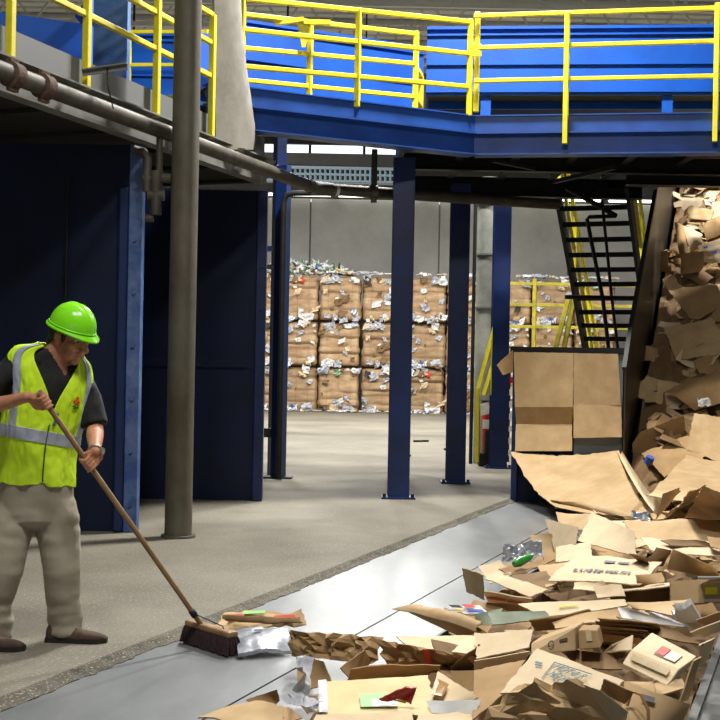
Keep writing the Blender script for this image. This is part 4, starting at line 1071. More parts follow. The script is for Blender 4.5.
def sheet(name, label, cs, mk='p', cat='cardboard sheet', short=None, flaps=True, crease=None, **kw):
    q = [C3(c) for c in cs]; SEED[0] += 13; random.seed(SEED[0])
    lo = min(q, key=lambda p: p.z); ctr = (q[0] + q[1] + q[2] + q[3]) / 4
    root = thing(name, label, cat, V((ctr.x, ctr.y, lo.z)))
    m = sheet_mb(q, sd=SEED[0], **kw); p = m.build('panel', MM[mk], root, smooth=False if kw.get('facet') else 'auto')
    if short: anchors.append((short, ctr))
    root['q'] = 0; del root['q']
    # narrow bent flaps along the two short edges
    if flaps:
        a, b, c, d = q; n = (b - a).cross(d - a).normalized()
        if n.z < 0: n = -n
        for e0, e1, away in ((a, d, (a - b)), (b, c, (b - a))):
            away = away.normalized(); L_ = min((e1 - e0).length, .5) * .4
            if L_ < .05: continue
            bend = random.uniform(-.5, .35)
            for f0, f1 in ((.03, .47), (.53, .97)):
                if random.random() < .35: continue
                s0 = e0.lerp(e1, f0); s1 = e0.lerp(e1, f1); w = (away + n * bend).normalized() * min(L_, .14)
                fm_ = sheet_mb([s0 + w + n * random.uniform(-.01, .02), s1 + w * random.uniform(.8, 1.05), s1, s0], amp=.003, nu=6, nv=4, sd=SEED[0]); fm_.build('flap', MM[mk], root, smooth='auto')
    if crease:
        a, b, c, d = q; n = (b - a).cross(d - a).normalized()
        if n.dot(CAM - a) < 0: n = -n
    return root, q
def onq(q, u, v, up=.006):
    a, b, c, d = q; n = (b - a).cross(d - a).normalized()
    if n.dot(CAM - a) < 0: n = -n
    return (a * (1 - u) + b * u) * (1 - v) + (d * (1 - u) + c * u) * v + n * up
def patch(root, q, u0, u1, v0, v1, m_, name, up=.012):
    mb = MB(); n = 5; top = []
    a, b, c, d = q; nn = (b - a).cross(d - a).normalized()
    if nn.dot(CAM - a) < 0: nn = -nn
    P4 = [onq(q, u0, v0, up), onq(q, u1, v0, up), onq(q, u1, v1, up), onq(q, u0, v1, up)]
    mb.hexa([p - nn * .002 for p in P4] + P4); return mb.build(name, m_, root)
def text(root, txt, q, u, v, size, m_, rot=0., name='printed_lettering', up=.013, uvec=None):
    a, b, c, d = q; ex = (b - a).normalized() if uvec is None else uvec; n = (b - a).cross(d - a).normalized()
    if n.dot(CAM - a) < 0: n = -n
    ey = n.cross(ex).normalized(); ex = ey.cross(n)
    if rot: ex, ey = ex * math.cos(rot) + ey * math.sin(rot), ey * math.cos(rot) - ex * math.sin(rot)
    cu = bpy.data.curves.new('t', 'FONT'); cu.body = txt; cu.size = size; cu.align_x = 'CENTER'; cu.align_y = 'CENTER'; cu.extrude = .0006
    to_ = bpy.data.objects.new('t', cu); COL.objects.link(to_); dg = bpy.context.evaluated_depsgraph_get()
    me = bpy.data.meshes.new_from_object(to_.evaluated_get(dg)); bpy.data.objects.remove(to_); me.name = name
    c0 = onq(q, u, v, up)
    for vtx in me.vertices:
        p = vtx.co.copy(); vtx.co = c0 + ex * p.x + ey * p.y + n * p.z - WL(root)
    me.materials.clear(); me.materials.append(m_)
    o = bpy.data.objects.new(name, me); COL.objects.link(o); o.parent = root; return o
M['ink_blue'] = mat('faded_blue_ink', (96, 130, 140), .8); M['ink_grey'] = mat('grey_ink', (112, 112, 122), .8); M['ink_red'] = mat('red_ink', (196, 70, 48), .8); M['ink_dark'] = mat('dark_ink', (66, 56, 46), .8)
M['lab_green'] = mat('green_label', (150, 216, 130), .6); M['lab_white'] = mat('white_label', (214, 214, 210), .6); M['lab_red'] = mat('red_label', (176, 54, 44), .6); M['lab_yellow'] = mat('yellow_label', (232, 226, 50), .6); M['lab_grey'] = mat('grey_label', (186, 184, 176), .6)
M['bottle_green'] = mat('green_plastic', (50, 150, 60), .25); M['bag_red'] = mat('red_bag', (150, 34, 32), .4); M['bag_gold'] = mat('gold_print', (190, 150, 60), .4)

# ---- packed scrap bed under the loose cartons
def bed(s, t):
    u = (s + 1.26) / .8
    if t < 13.4:
        h = .17 * (1 - abs(u) ** 3) + .02
        if s < -1.62 and 6.2 < t < 12: h -= (-1.62 - s) * .75
        return h
    h0 = .17 * (1 - abs(u) ** 3) + .02
    return max(h0 + (t - 13.4) * .3, -.45 + (t - 13.6) * .84 + .36)
m = MB(); NS, NTt = 26, 190; random.seed(21)
for i in range(NTt + 1):
    t = 3.9 + (19.6 - 3.9) * i / NTt
    for j in range(NS + 1):
        s = -1.97 + (1.97 - .52) * j / NS
        x = ST(s, t); h = bed(s, t) - .07 + .07 * noise.noise((s * 4, t * 4, 0)) + .05 * noise.noise((s * 11, t * 9, 3)) + random.uniform(-.02, .02)
        m.v.append(ST(s, t, h))
W_ = NS + 1
for i in range(NTt):
    for j in range(NS): m.f.append((i * W_ + j, i * W_ + j + 1, (i + 1) * W_ + j + 1, (i + 1) * W_ + j)); m.m.append(0)
tag(m.build('cardboard_scraps', CB[3], loc=ST(-1.26, 8, 0)), 'packed bed of torn brown cardboard scraps filling the pit under the cartons', 'cardboard scraps', kind='stuff')

CS = 'flattened carton'
# ---- the near end of the heap
sheet('flattened_carton', 'crumpled brown carton at the heap end beside the silver bag', [(288, 630, .17), (380, 637, .22), (374, 664, .1), (291, 656, .05)], 'b', CS, 'the crumpled carton by the silver bag', False, nu=15, nv=6, facet=.028)
r, q = sheet('flattened_carton', 'long crumpled carton edge with a red tape band, behind the cream board', [(374, 639, .22), (486, 660, .24), (478, 669, .14), (386, 664, .12)], 'b', CS, 'the red taped carton', False, nu=16, nv=5, facet=.02)
patch(r, q, .5, .56, -.02, 1.0, M['ink_red'], 'red_tape', .035)
sheet('cardboard_piece', 'small upright brown corner piece behind the crumpled grey newspaper', [(295, 655, .12), (323, 661, .15), (331, 683, .06), (299, 690, .02)], 'b', short='the brown corner piece', flaps=False, amp=.01)
sheet('cardboard_piece', 'brown folded strip in the dark gap under the crumpled carton', [(340, 668, .16), (364, 650, .18), (372, 662, .1), (352, 682, .08)], 'b', short='the folded strip', flaps=False, amp=.01)
sheet('newspaper', 'crumpled grey white newspaper standing at the left end of the cream board', [(301, 653, 'd', 5.0), (309, 662, 'd', 5.0), (320, 704, 'd', 4.75), (292, 702, 'd', 4.7)], 'n', 'newspaper', 'the newspaper', False, amp=.05, nu=18, nv=18, freq=9, th=.002)
sheet('plastic_wrapper', 'white curled plastic strip at the foot of the crumpled newspaper', [(287, 692, .12), (294, 696, .12), (318, 712, .14), (308, 716, .1)], 'w', 'wrapper', None, False, amp=.02, sag=.02)
sheet('flattened_carton', 'brown carton flap lying under the red taped carton, left of the beige piece', [(352, 668, .2), (440, 664, .2), (438, 680, .12), (345, 684, .12)], 'b', CS, None, False, amp=.02)
r, q = sheet('flattened_carton', 'large cream board with a green and white label and silver tape', [(318, 683, .23), (428, 675, .25), (437, 714, .2), (319, 715, .18)], 'c', CS, 'the cream board', False, amp=.006)
patch(r, q, .0, .075, .0, 1, M['foil'], 'silver_tape'); patch(r, q, .36, .62, .5, .66, M['lab_green'], 'green_label'); patch(r, q, .36, .46, .66, .86, M['lab_green'], 'green_label'); patch(r, q, .46, .68, .66, .86, M['lab_white'], 'white_label')
r, q = sheet('snack_bag', 'crushed dark red snack bag on the cream board', [(380, 697, .24), (404, 690, .28), (415, 691, .28), (411, 705, .22)], 'd', 'snack bag', None, False, amp=.025, freq=12, th=.01)
r.children[0].data.materials[0] = M['bag_red']; patch(r, q, .35, .5, .3, .8, M['bag_gold'], 'gold_print', .03)
sheet('flattened_carton', 'pale torn carton at the bottom edge below the cream board', [(316, 713, .2), (412, 712, .22), (418, 735, .2), (306, 735, .16)], 'p', CS, None, True, amp=.012)
sheet('flattened_carton', 'tan carton end at the bottom left, spilling onto the steel apron', [(198, 717, .1), (256, 699, .14), (284, 706, .16), (282, 735, .1)], 't', CS, 'the spilled tan carton', False, amp=.015)
sheet('cardboard_piece', 'small brown offcut leaning behind the spilled tan carton on the apron', [(246, 700, .09), (277, 689, .13), (280, 700, .07), (267, 712, .05)], 'b', flaps=False, amp=.008)
r, q = sheet('flattened_carton', 'beige carton corner with a brown tape patch, right of the cream board', [(438, 671, .27), (478, 697, .27), (464, 706, .22), (428, 702, .22)], 'p', CS, 'the beige corner', False, amp=.006)
patch(r, q, .12, .42, .35, .9, M['browntape'], 'tape_patch', .022)
sheet('paper_sheet', 'white torn paper lying below the beige carton corner', [(426, 701, .23), (482, 701, .26), (474, 719, .2), (432, 713, .2)], 'w', 'paper', 'the torn white paper', False, amp=.015, th=.002)
sheet('flattened_carton', 'pale carton with a torn slot at the bottom edge under the white paper', [(418, 714, .21), (470, 708, .23), (476, 735, .2), (414, 735, .18)], 'p', CS, None, False, amp=.015)
sheet('flattened_carton', 'long pale flat carton lying behind the red taped carton', [(396, 636, .14), (480, 636, .2), (486, 657, .2), (408, 646, .14)], 'p', CS, 'the long pale carton', False, amp=.008)
sheet('cardboard_piece', 'pale flap lifted on the right end of the long pale carton', [(474, 632, .25), (500, 637, .27), (498, 650, .22), (476, 650, .22)], 'p', flaps=False, amp=.008)
sheet('flattened_carton', 'dark rolled carton edge by the open pit corner with its blue rim', [(403, 610, .12), (415, 607, .15), (482, 633, .2), (460, 637, .06)], 'b', CS, 'the rolled carton edge', False, amp=.015, sag=.05)
sheet('flattened_carton', 'thin tan carton lying over the rolled carton edge by the pit corner', [(392, 609, .14), (420, 605, .2), (482, 622, .24), (474, 630, .2)], 't', CS, None, False, amp=.015, sag=.03)
r, q = sheet('magazine', 'white printed magazine with colour pictures near the left pit rim', [(444, 606, .24), (480, 606, .27), (492, 617, .25), (456, 614, .22)], 'w', 'magazine', 'the printed magazine', False, amp=.015, th=.008)
for u0, u1, v0, v1, mm in ((.1, .4, .2, .5, 'sc_dark'), (.5, .8, .1, .4, 'sc_red'), (.45, .9, .6, .9, 'sc_blue'), (.1, .3, .65, .9, 'sc_yel')): patch(r, q, u0, u1, v0, v1, M[mm], 'printed_picture', .02)
sheet('paper_sheet', 'sage green folded paper right of the printed magazine', [(474, 614, .25), (502, 608, .3), (498, 625, .24), (476, 625, .2)], 's', 'paper', None, False, amp=.01)
sheet('paper_sheet', 'long sage green sheet below the striped red carton', [(488, 613, .3), (545, 611, .33), (552, 619, .3), (492, 625, .26)], 's', 'paper', 'the sage sheet', False, amp=.008)
sheet('flattened_carton', 'tan upright carton panel standing at the left pit rim', [(462, 568, .26), (483, 575, .28), (484, 600, .1), (466, 592, .06)], 't', CS, 'the upright tan panel', False, amp=.008)
r, q = sheet('flattened_carton', 'pale carton with a red printed stripe near the left pit rim', [(484, 591, .3), (531, 599, .34), (534, 607, .27), (488, 602, .22)], 'p', CS, 'the red striped carton', False, amp=.006)
patch(r, q, .06, .45, .38, .54, M['ink_red'], 'red_stripe'); patch(r, q, .5, .98, .42, .58, M['ink_red'], 'red_stripe')
sheet('flattened_carton', 'brown carton lying below the red striped carton', [(474, 600, .22), (528, 607, .27), (536, 616, .22), (478, 611, .2)], 'b', CS, None, False, amp=.01)
r, q = sheet('flattened_carton', 'long pale flat carton with yellow marks across the heap middle', [(518, 604, .32), (624, 598, .38), (628, 604, .36), (541, 618, .3)], 'p', CS, 'the long marked carton', False, amp=.008, nu=20)
patch(r, q, .3, .5, .5, .6, M['sc_yel'], 'yellow_mark')
# ---- middle of the heap
r, q = sheet('flattened_carton', 'wide pale carton with faded grey lettering in the heap middle', [(577, 554, .38), (662, 562, .43), (640, 584, .38), (548, 580, .33)], 'p', CS, 'the lettered carton', False, amp=.008, nu=22)
random.seed(12); uu = .18
while uu < .84:
    w_ = random.uniform(.008, .03); patch(r, q, uu, uu + w_, .6 + random.uniform(-.02, .02), .68 + random.uniform(-.02, .03), M['ink_grey'], 'grey_lettering'); uu += w_ + random.choice([.006, .008, .03])
for u in (.42, .58): patch(r, q, u, u + .12, .22, .3, M['ink_grey'], 'grey_print')
sheet('flattened_carton', 'large pale peaked carton panel rising at the heap middle', [(592, 512, .5), (634, 531, .5), (636, 556, .38), (578, 541, .36)], 'p', CS, 'the peaked panel', False, amp=.006)
sheet('flattened_carton', 'pale upright carton side at the left pit rim by the far heap', [(545, 519, .42), (578, 527, .46), (574, 547, .34), (556, 556, .24)], 'p', CS, 'the pale upright side', False, amp=.006)
sheet('flattened_carton', 'tan flap standing left of the pale upright carton side', [(529, 535, .3), (551, 533, .36), (557, 551, .25), (540, 561, .18)], 't', CS, None, False, amp=.008)
sheet('flattened_carton', 'brown carton tray under the green plastic bottle', [(497, 567, .24), (552, 549, .34), (559, 557, .3), (512, 580, .22)], 'b', CS, 'the brown tray', False, amp=.01)
b = C3((519, 562, .33)); bt = thing('plastic_bottle', 'crushed green plastic bottle in the brown tray at the left pit rim', 'bottle', b)
m = MB(); e = C3((531, 556, .36)); dd_ = (e - b); m.tube([b - dd_ * .4, b, b + dd_ * .5, b + dd_ * .9, b + dd_ * 1.1], [.02, .03, .024, .022, .011], 12); m.build('bottle_body', M['bottle_green'], bt, smooth='auto')
m = MB(); m.tube([b + dd_ * 1.1, b + dd_ * 1.2], .013, 10); m.build('cap', M['white'], bt)
for lab_, c_, k_ in (('clear crumpled plastic wrap right of the green bottle', (531, 551, .36), 'f'), ('clear crumpled plastic wrap left of the green bottle', (513, 556, .33), 'f'), ('silver plastic scrap at the foot of the bin sheet', (640, 519, .42), 'f'), ('white crumpled plastic film hanging beside the upright panel on the incline', (703, 402, 'i', .6), 'w')):
    cc = C3(c_); sz = .07; q_ = [cc + V((-sz, 0, .05)), cc + V((sz, .02, .07)), cc + V((sz, -.1, -.03)), cc + V((-sz, -.08, -.04))]
    random.seed(len(lab_) % 7 + 2); w_ = sheet_mb(q_, amp=.05, freq=15, th=.002, nu=12, nv=12, sd=len(lab_)); tag(w_.build('plastic_wrap', MM[k_], smooth='auto', loc=cc), lab_, 'plastic wrap')
sheet('flattened_carton', 'brown tilted box side facing left, right of the lettered carton', [(673, 549, .5), (714, 567, .5), (722, 580, .4), (667, 569, .38)], 'b', CS, 'the tilted brown side', False, amp=.004)
sheet('cardboard_piece', 'dark bent flap left of the tilted brown box side', [(629, 554, .46), (645, 558, .47), (650, 567, .4), (640, 562, .4)], 'd', flaps=False, amp=.008)
sheet('cardboard_piece', 'brown folded flap leaning on the tilted brown box side', [(656, 547, .5), (671, 550, .5), (662, 565, .4), (646, 566, .4)], 'd', flaps=False, amp=.006)
sheet('cardboard_piece', 'small tan curled offcut in front of the lettered carton', [(635, 575, .42), (662, 573, .43), (664, 582, .4), (636, 584, .37)], 'b', flaps=False, amp=.012, sag=.03)
sheet('flattened_carton', 'wide smooth tan sheet at the far end of the pit', [(622, 521, .5), (735, 519, .55), (735, 544, .46), (640, 541, .42)], 't', CS, 'the wide smooth sheet', False, amp=.012, nu=20)
sheet('flattened_carton', 'pale carton lying in front of the wide smooth tan sheet', [(640, 538, .44), (735, 542, .5), (735, 556, .46), (655, 552, .42)], 'p', CS, None, True, amp=.01)
sheet('cardboard_piece', 'torn brown strip lying on the wide smooth tan sheet', [(660, 539, .47), (705, 541, .5), (716, 547, .47), (672, 547, .45)], 'd', flaps=False, amp=.015)
sheet('cardboard_piece', 'torn brown scrap at the right frame edge by the smooth tan sheet', [(706, 534, .54), (735, 540, .55), (735, 550, .5), (710, 546, .5)], 'b', flaps=False, amp=.02)
# open carton with the yellow label
ob = thing('open_carton', 'open brown carton with a yellow label on its front', 'box', C3((671, 601, .22))); anchors.append(('the yellow labelled box', C3((690, 590, .3))))
fa, fb = C3((671, 603, 'd', 6.35)), C3((735, 603, 'd', 6.25)); ta, tb_ = C3((671, 581, 'd', 6.4)), C3((735, 578, 'd', 6.3))
la, lb = C3((612, 603, 'd', 6.75)), C3((672, 602, 'd', 6.7)); lta, ltb = C3((606, 589, 'd', 6.8)), C3((672, 582, 'd', 6.75))
fq = [ta, tb_, fb, fa]; random.seed(8)
sheet_mb(fq, amp=.003, sd=2).build('front_panel', CB[1], ob, smooth='auto'); sheet_mb([lta, ltb, lb, la], amp=.003, sd=3).build('recessed_panel', CB[3], ob, smooth='auto')  # recessed panel gets dark board to imitate the shade inside the box
sheet_mb([ltb, ta, fa, lb], amp=.002, sd=4).build('side_panel', CB[2], ob, smooth='auto')
bq = [lta + V((0, .02, 0)), tb_ + V((0, .5, 0)), tb_ + V((0, .02, .0)), ta + V((-.0, .0, .004))]
sheet_mb([C3((598, 590, 'd', 6.85)), C3((735, 576, 'd', 6.75)), C3((735, 579, 'd', 6.25)), C3((606, 592, 'd', 6.7))], amp=.006, sd=5, nu=20).build('top_flap', CB[0], ob, smooth='auto')
patch(ob, fq, .54, .73, .36, .66, M['lab_yellow'], 'yellow_label', .008); patch(ob, fq, .52, .82, .84, .96, M['lab_white'], 'white_label', .008)
sheet('paper_sheet', 'white folded paper strip on the rim of the yellow labelled carton', [(698, 577, .5), (728, 577, .5), (728, 580, .46), (699, 580, .46)], 'w', 'paper', None, False, amp=.004)
# ---- right part
sheet('flattened_carton', 'tan carton lying in front of the yellow labelled carton', [(626, 602, .34), (692, 600, .38), (672, 615, .34), (634, 608, .32)], 't', CS, 'the tan carton before the labelled box', False, amp=.008)
sheet('foam_block', 'white lumpy foam block right of the heap middle', [(676, 610, .4), (692, 604, .44), (706, 618, .36), (673, 618, .34)], 'w', 'foam', 'the white foam', False, amp=.02, sag=.05, th=.03)
sheet('cardboard_piece', 'brown curled rim of carton behind the white foam block', [(672, 606, .4), (712, 603, .44), (724, 616, .4), (700, 612, .38)], 'b', flaps=False, amp=.015, sag=.03)
sheet('paper_sheet', 'long torn white paper strip across the dark stacked cartons', [(617, 607, .36), (632, 609, .38), (688, 628, .36), (622, 618, .33)], 'w', 'paper', 'the torn white strip', False, amp=.012, th=.003)
sheet('paper_sheet', 'thin grey blue strip beside the long torn white paper strip', [(650, 611, .38), (660, 613, .38), (694, 629, .37), (684, 627, .36)], 'n', 'paper', None, False, amp=.008)
for k in range(5):
    sheet('flattened_carton', '%s dark brown flat carton in the stack left of the red labelled box' % ('lowest', 'second lowest', 'middle', 'second highest', 'topmost')[k], [(586 + 3 * k, 632 - 3.6 * k, .27 + .022 * k), (640 + 4 * k, 638 - 3.6 * k, .3 + .022 * k), (650 + 3 * k, 645 - 3.6 * k, .26 + .02 * k), (592 + 3 * k, 640 - 3.6 * k, .24 + .02 * k)], 'bdbdb'[k], CS, None, False, amp=.008)
sheet('flattened_carton', 'long dark brown carton under the torn white paper strip', [(616, 616, .35), (676, 629, .37), (704, 645, .34), (640, 632, .33)], 'd', CS, None, False, amp=.01)
sheet('flattened_carton', 'pale carton edge at the right frame edge near the curb', [(690, 632, .36), (728, 619, .42), (728, 629, .36), (706, 637, .33)], 'p', CS, 'the pale right edge carton', False, amp=.01)
sheet('flattened_carton', 'brown bent carton at the right frame edge behind the curb', [(696, 620, .38), (735, 608, .44), (735, 620, .38), (706, 628, .34)], 'b', CS, None, True, amp=.015)
def hexbox(name, label, A, B, C, Dd, E, F, mk, short=None, tape=None):
    A, B, C, Dd, E, F = [C3(x) for x in (A, B, C, Dd, E, F)]; H = A + (E - Dd); Gg = B + (F - C)
    r = thing(name, label, 'box', (E + F + Gg + H) / 4)
    m = MB(); m.hexa([E, F, Gg, H, Dd, C, B, A]); m.build('carton_body', MM[mk], r, bevel=.006)
    if short: anchors.append((short, (A + B + C + Dd) / 4))
    top = [A, B, C, Dd]; fr = [Dd, C, F, E]
    return r, top, fr
r, tp_, fr_ = hexbox('closed_carton', 'pale closed carton with a red and white shipping label, by the curb', (652, 632, .395), (697, 656, .405), (679, 669, .38), (631, 650, .39), (622, 664, .345), (667, 686, .33), 'p', 'the red labelled box')
patch(r, tp_, .42, .86, .4, .86, M['lab_grey'], 'shipping_label', .009); patch(r, tp_, .44, .62, .42, .84, M['lab_red'], 'red_label', .012)
patch(r, fr_, .12, .92, .25, .62, M['tape'], 'packing_tape', .012)
sheet('flattened_carton', 'pale flap reaching left from the red labelled carton', [(612, 646, .36), (634, 637, .4), (632, 652, .36), (604, 653, .32)], 'p', CS, None, False, amp=.006)
sheet('flattened_carton', 'tan flat carton wedged between the red labelled box and the curb', [(694, 661, .3), (702, 657, .3), (688, 700, .14), (680, 702, .14)], 't', CS, None, False, amp=.006)
sheet('flattened_carton', 'pale upright carton wedged by the curb behind the red labelled box', [(700, 646, .34), (716, 638, .34), (708, 660, .2), (700, 668, .2)], 'p', CS, None, False, amp=.006)
r, tp_, fr_ = hexbox('closed_carton', 'small tan carton with a dark round handling mark on its side', (541, 636, .368), (584, 621, .402), (575, 627, .42), (531, 643, .39), (531, 654, .36), (576, 651, .335), 't', 'the round marked box')
m = MB(); c0 = onq(fr_, .42, .55, .009); ex = (fr_[1] - fr_[0]).normalized(); ey = (fr_[0] - fr_[3]).normalized(); pts = [c0 + (ex * math.cos(2 * math.pi * k / 20) + ey * math.sin(2 * math.pi * k / 20)) * .017 for k in range(21)]
m.tube(pts, .002, 5, False); m.build('round_mark', M['ink_dark'], r); patch(r, fr_, .62, .8, .42, .55, M['ink_dark'], 'dark_print', .008)
r, tp_, fr_ = hexbox('closed_carton', 'small tan carton with tape, right of the round marked carton', (582, 625, .393), (600, 625, .393), (597, 630, .43), (578, 630, .42), (579, 650, .345), (601, 648, .365), 'b')
patch(r, fr_, .4, .68, .0, .6, M['tape'], 'packing_tape', .004)
# ---- bottom front
r, q = sheet('flattened_carton', 'pale carton printed HOT in blue, behind the crumpled brown bag', [(537, 648, .44), (624, 681, .46), (606, 704, .4), (500, 692, .36)], 'p', CS, 'the blue printed carton', False, amp=.004)
uv_ = (q[1] - q[0]).normalized()
text(r, 'HOT & R', q, .52, .34, .052, M['ink_blue'], uvec=uv_); text(r, 'MEDIUM', q, .5, .55, .048, M['ink_blue'], uvec=uv_)
patch(r, q, .3, .72, .2, .215, M['ink_blue'], 'printed_frame', .011); patch(r, q, .3, .308, .2, .62, M['ink_blue'], 'printed_frame', .011); patch(r, q, .12, .2, .3, .33, M['ink_blue'], 'blue_mark', .011); patch(r, q, .14, .22, .36, .38, M['ink_blue'], 'blue_mark', .011)
sheet('flattened_carton', 'large crumpled brown carton at the bottom edge in front of blue print', [(512, 679, .46), (584, 678, .5), (640, 730, .34), (466, 730, .3)], 't', 'carton', 'the crumpled front carton', False, nu=9, nv=7, facet=.035, fold=('v', .32, -.3))
sheet('cardboard_piece', 'pale triangular flap on the right of the crumpled front carton', [(583, 684, .5), (600, 690, .5), (628, 712, .42), (622, 732, .36)], 'p', flaps=False, amp=.006)
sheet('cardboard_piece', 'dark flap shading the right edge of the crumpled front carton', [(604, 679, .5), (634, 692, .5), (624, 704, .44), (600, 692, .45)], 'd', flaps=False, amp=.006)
r, q = sheet('flattened_carton', 'tan carton with a faint print and brown strap at the bottom right', [(624, 681, .46), (690, 703, .42), (676, 735, .3), (620, 735, .34)], 't', CS, 'the strapped carton', False, amp=.006)
patch(r, q, .3, .5, .2, .32, M['ink_grey'], 'faint_print')
m = MB(); m.tube([onq(q, .08, .5, .01), onq(q, .14, .38, .05), onq(q, .3, .5, .07), onq(q, .45, .75, .06), onq(q, .5, 1.0, .02)], .006, 8); m.build('strap', M['browntape'], r, smooth='auto')
sheet('flattened_carton', 'pale carton left of the round marked carton', [(476, 633, .33), (534, 630, .38), (529, 648, .33), (476, 658, .28)], 'p', CS, 'the pale middle carton', False, amp=.008)
sheet('flattened_carton', 'pale carton edge lying just below the pale middle carton', [(474, 661, .3), (529, 652, .36), (526, 660, .32), (474, 670, .26)], 'p', CS, None, False, amp=.006)
sheet('flattened_carton', 'brown flat carton left of the blue printed carton', [(474, 671, .28), (526, 660, .33), (508, 690, .28), (472, 720, .22)], 'b', CS, 'the brown front carton', False, amp=.008)
# ---- more of the middle left
for lab_, cs, mk, am in (
    ('tan carton lying between the brown tray and the lettered carton', [(538, 566, .3), (582, 560, .36), (574, 580, .32), (546, 588, .27)], 't', .008),
    ('brown carton below the brown tray at the left pit rim', [(502, 578, .25), (546, 571, .3), (560, 590, .28), (512, 593, .24)], 'd', .01),
    ('pale folded carton above the red striped carton', [(484, 578, .25), (500, 574, .28), (548, 589, .32), (530, 597, .26)], 'p', .01),
    ('pale curled carton in front of the lettered carton', [(574, 582, .36), (602, 579, .4), (610, 588, .36), (574, 592, .33)], 'p', .02),
    ('pale torn carton left of the yellow labelled carton', [(594, 588, .36), (622, 586, .4), (626, 597, .36), (598, 599, .33)], 'p', .02),
    ('pale carton left of the peaked carton panel', [(556, 547, .32), (590, 541, .38), (592, 556, .36), (556, 562, .3)], 'p', .008),
    ('tan carton under the long marked carton', [(548, 617, .3), (628, 606, .36), (634, 616, .32), (556, 628, .28)], 't', .01),
    ('brown carton behind the round marked carton', [(530, 622, .3), (590, 611, .33), (604, 620, .28), (536, 632, .22)], 'b', .012),
    ('dark carton in the gap behind the blue printed carton', [(560, 650, .3), (606, 652, .34), (622, 668, .3), (580, 668, .28)], 'd', .01),
    ('pale carton end at the left pit rim above the pale folded one', [(478, 566, .2), (500, 560, .27), (512, 574, .24), (490, 583, .2)], 'p', .01),
    ('tan torn carton at the far left pit rim beside the bin sheet', [(556, 512, .34), (600, 516, .42), (590, 530, .34), (560, 530, .26)], 't', .015),
    ('pale torn carton behind the peaked carton panel', [(596, 522, .4), (640, 520, .46), (650, 534, .42), (610, 534, .38)], 'p', .012)):
    sheet('flattened_carton', lab_, cs, mk, CS, None, False, amp=am)
# ---- on the apron by the broom
r, q = sheet('flattened_carton', 'crushed tan carton with red and green print on the apron by the broom', [(224, 613, .02), (302, 611, .1), (306, 622, .06), (214, 631, -.02)], 't', CS, None, False, amp=.02, freq=9)
patch(r, q, .28, .55, .12, .3, M['lab_green'], 'green_print', .02); patch(r, q, .12, .3, .3, .55, M['ink_red'], 'red_print', .02); patch(r, q, .66, .9, .55, .8, M['ink_red'], 'red_print', .02)
sheet('cardboard_piece', 'curled brown lip of torn carton behind the silver bag', [(222, 615, .06), (300, 618, .08), (303, 624, .05), (228, 622, .02)], 'd', flaps=False, amp=.02, sag=.03, freq=9)
fbg = thing('foil_bag', 'flat silver white foil bag lying on the apron beside the broom head', 'bag', C3((262, 645, -.03)))
q = [C3((236, 631, .03)), C3((287, 629, .06)), C3((291, 650, .0)), C3((238, 654, .0))]; random.seed(9)
sheet_mb(q, amp=.014, sag=.05, th=.02, nu=24, nv=16, freq=7, sd=3).build('bag_body', M['foil'], fbg, smooth='auto'); patch(fbg, q, .35, .5, .45, .52, M['ink_grey'], 'grey_print', .06)

# ---- around the bin and the incline
TL_ = TB - .11
fc = thing('flattened_carton', 'tall unfolded tan carton leaning flat against the blue bin', CS, ST(-2.7, TL_, .3)); anchors.append(('the leaning tall carton', T(570, 400, TL_)))
def tq(*ps): return [T(px, py, TL_ + dt) for px, py, dt in ps]
random.seed(31)
sheet_mb(tq((514, 352, 0), (573, 353, -.01), (573, 407, 0), (515, 407, .01)), amp=.004, sd=1, jag=.002).build('panel', CB[1], fc, smooth='auto')
sheet_mb(tq((515, 407, .01), (573, 407, 0), (572, 424, .05), (516, 424, .05)), amp=.002, sd=2, jag=.002).build('folded_band', CB[2], fc, smooth='auto')
sheet_mb(tq((516, 424, .05), (572, 424, .05), (572, 451, -.02), (515, 451, -.02)), amp=.004, sd=3, jag=.002).build('lower_flap', CB[1], fc, smooth='auto')
sheet_mb(tq((573.5, 353, -.01), (618, 354, -.05), (621, 405, -.03), (573.5, 405, .0)), amp=.006, sd=4, jag=.002).build('panel', CB[1], fc, smooth='auto')
sheet_mb(tq((573.5, 405, .0), (621, 405, -.03), (622, 437, -.06), (573.5, 438, -.03)), amp=.006, sd=5, jag=.002).build('lower_flap', CB[1], fc, smooth='auto')
sheet_mb(tq((497, 365, -.2), (513, 350, 0), (513, 372, 0), (503, 375, -.15)), amp=.003, sd=6).build('side_flap', CB[2], fc, smooth='auto')
r, q = sheet('flattened_carton', 'large smooth tan sheet curving down from the bin to the pit', [(511, 452, 't', 14.3), (619, 450, 't', 14.3), (656, 512, .3), (556, 507, .12)], 't', CS, 'the big curved sheet', False, amp=.006, sag=-.16, nu=26, nv=22)
sheet('cardboard_piece', 'narrow folded lip along the right side of the large curved sheet', [(617, 452, 't', 14.2), (622, 451, 't', 14.2), (664, 508, .45), (654, 512, .36)], 'p', flaps=False, amp=.006, sag=-.1)
sheet('cardboard_piece', 'tan folded edge under the large curved sheet at the pit', [(550, 500, .16), (604, 506, .22), (644, 518, .25), (556, 508, .05)], 't', flaps=False, amp=.01)
i = 'i'
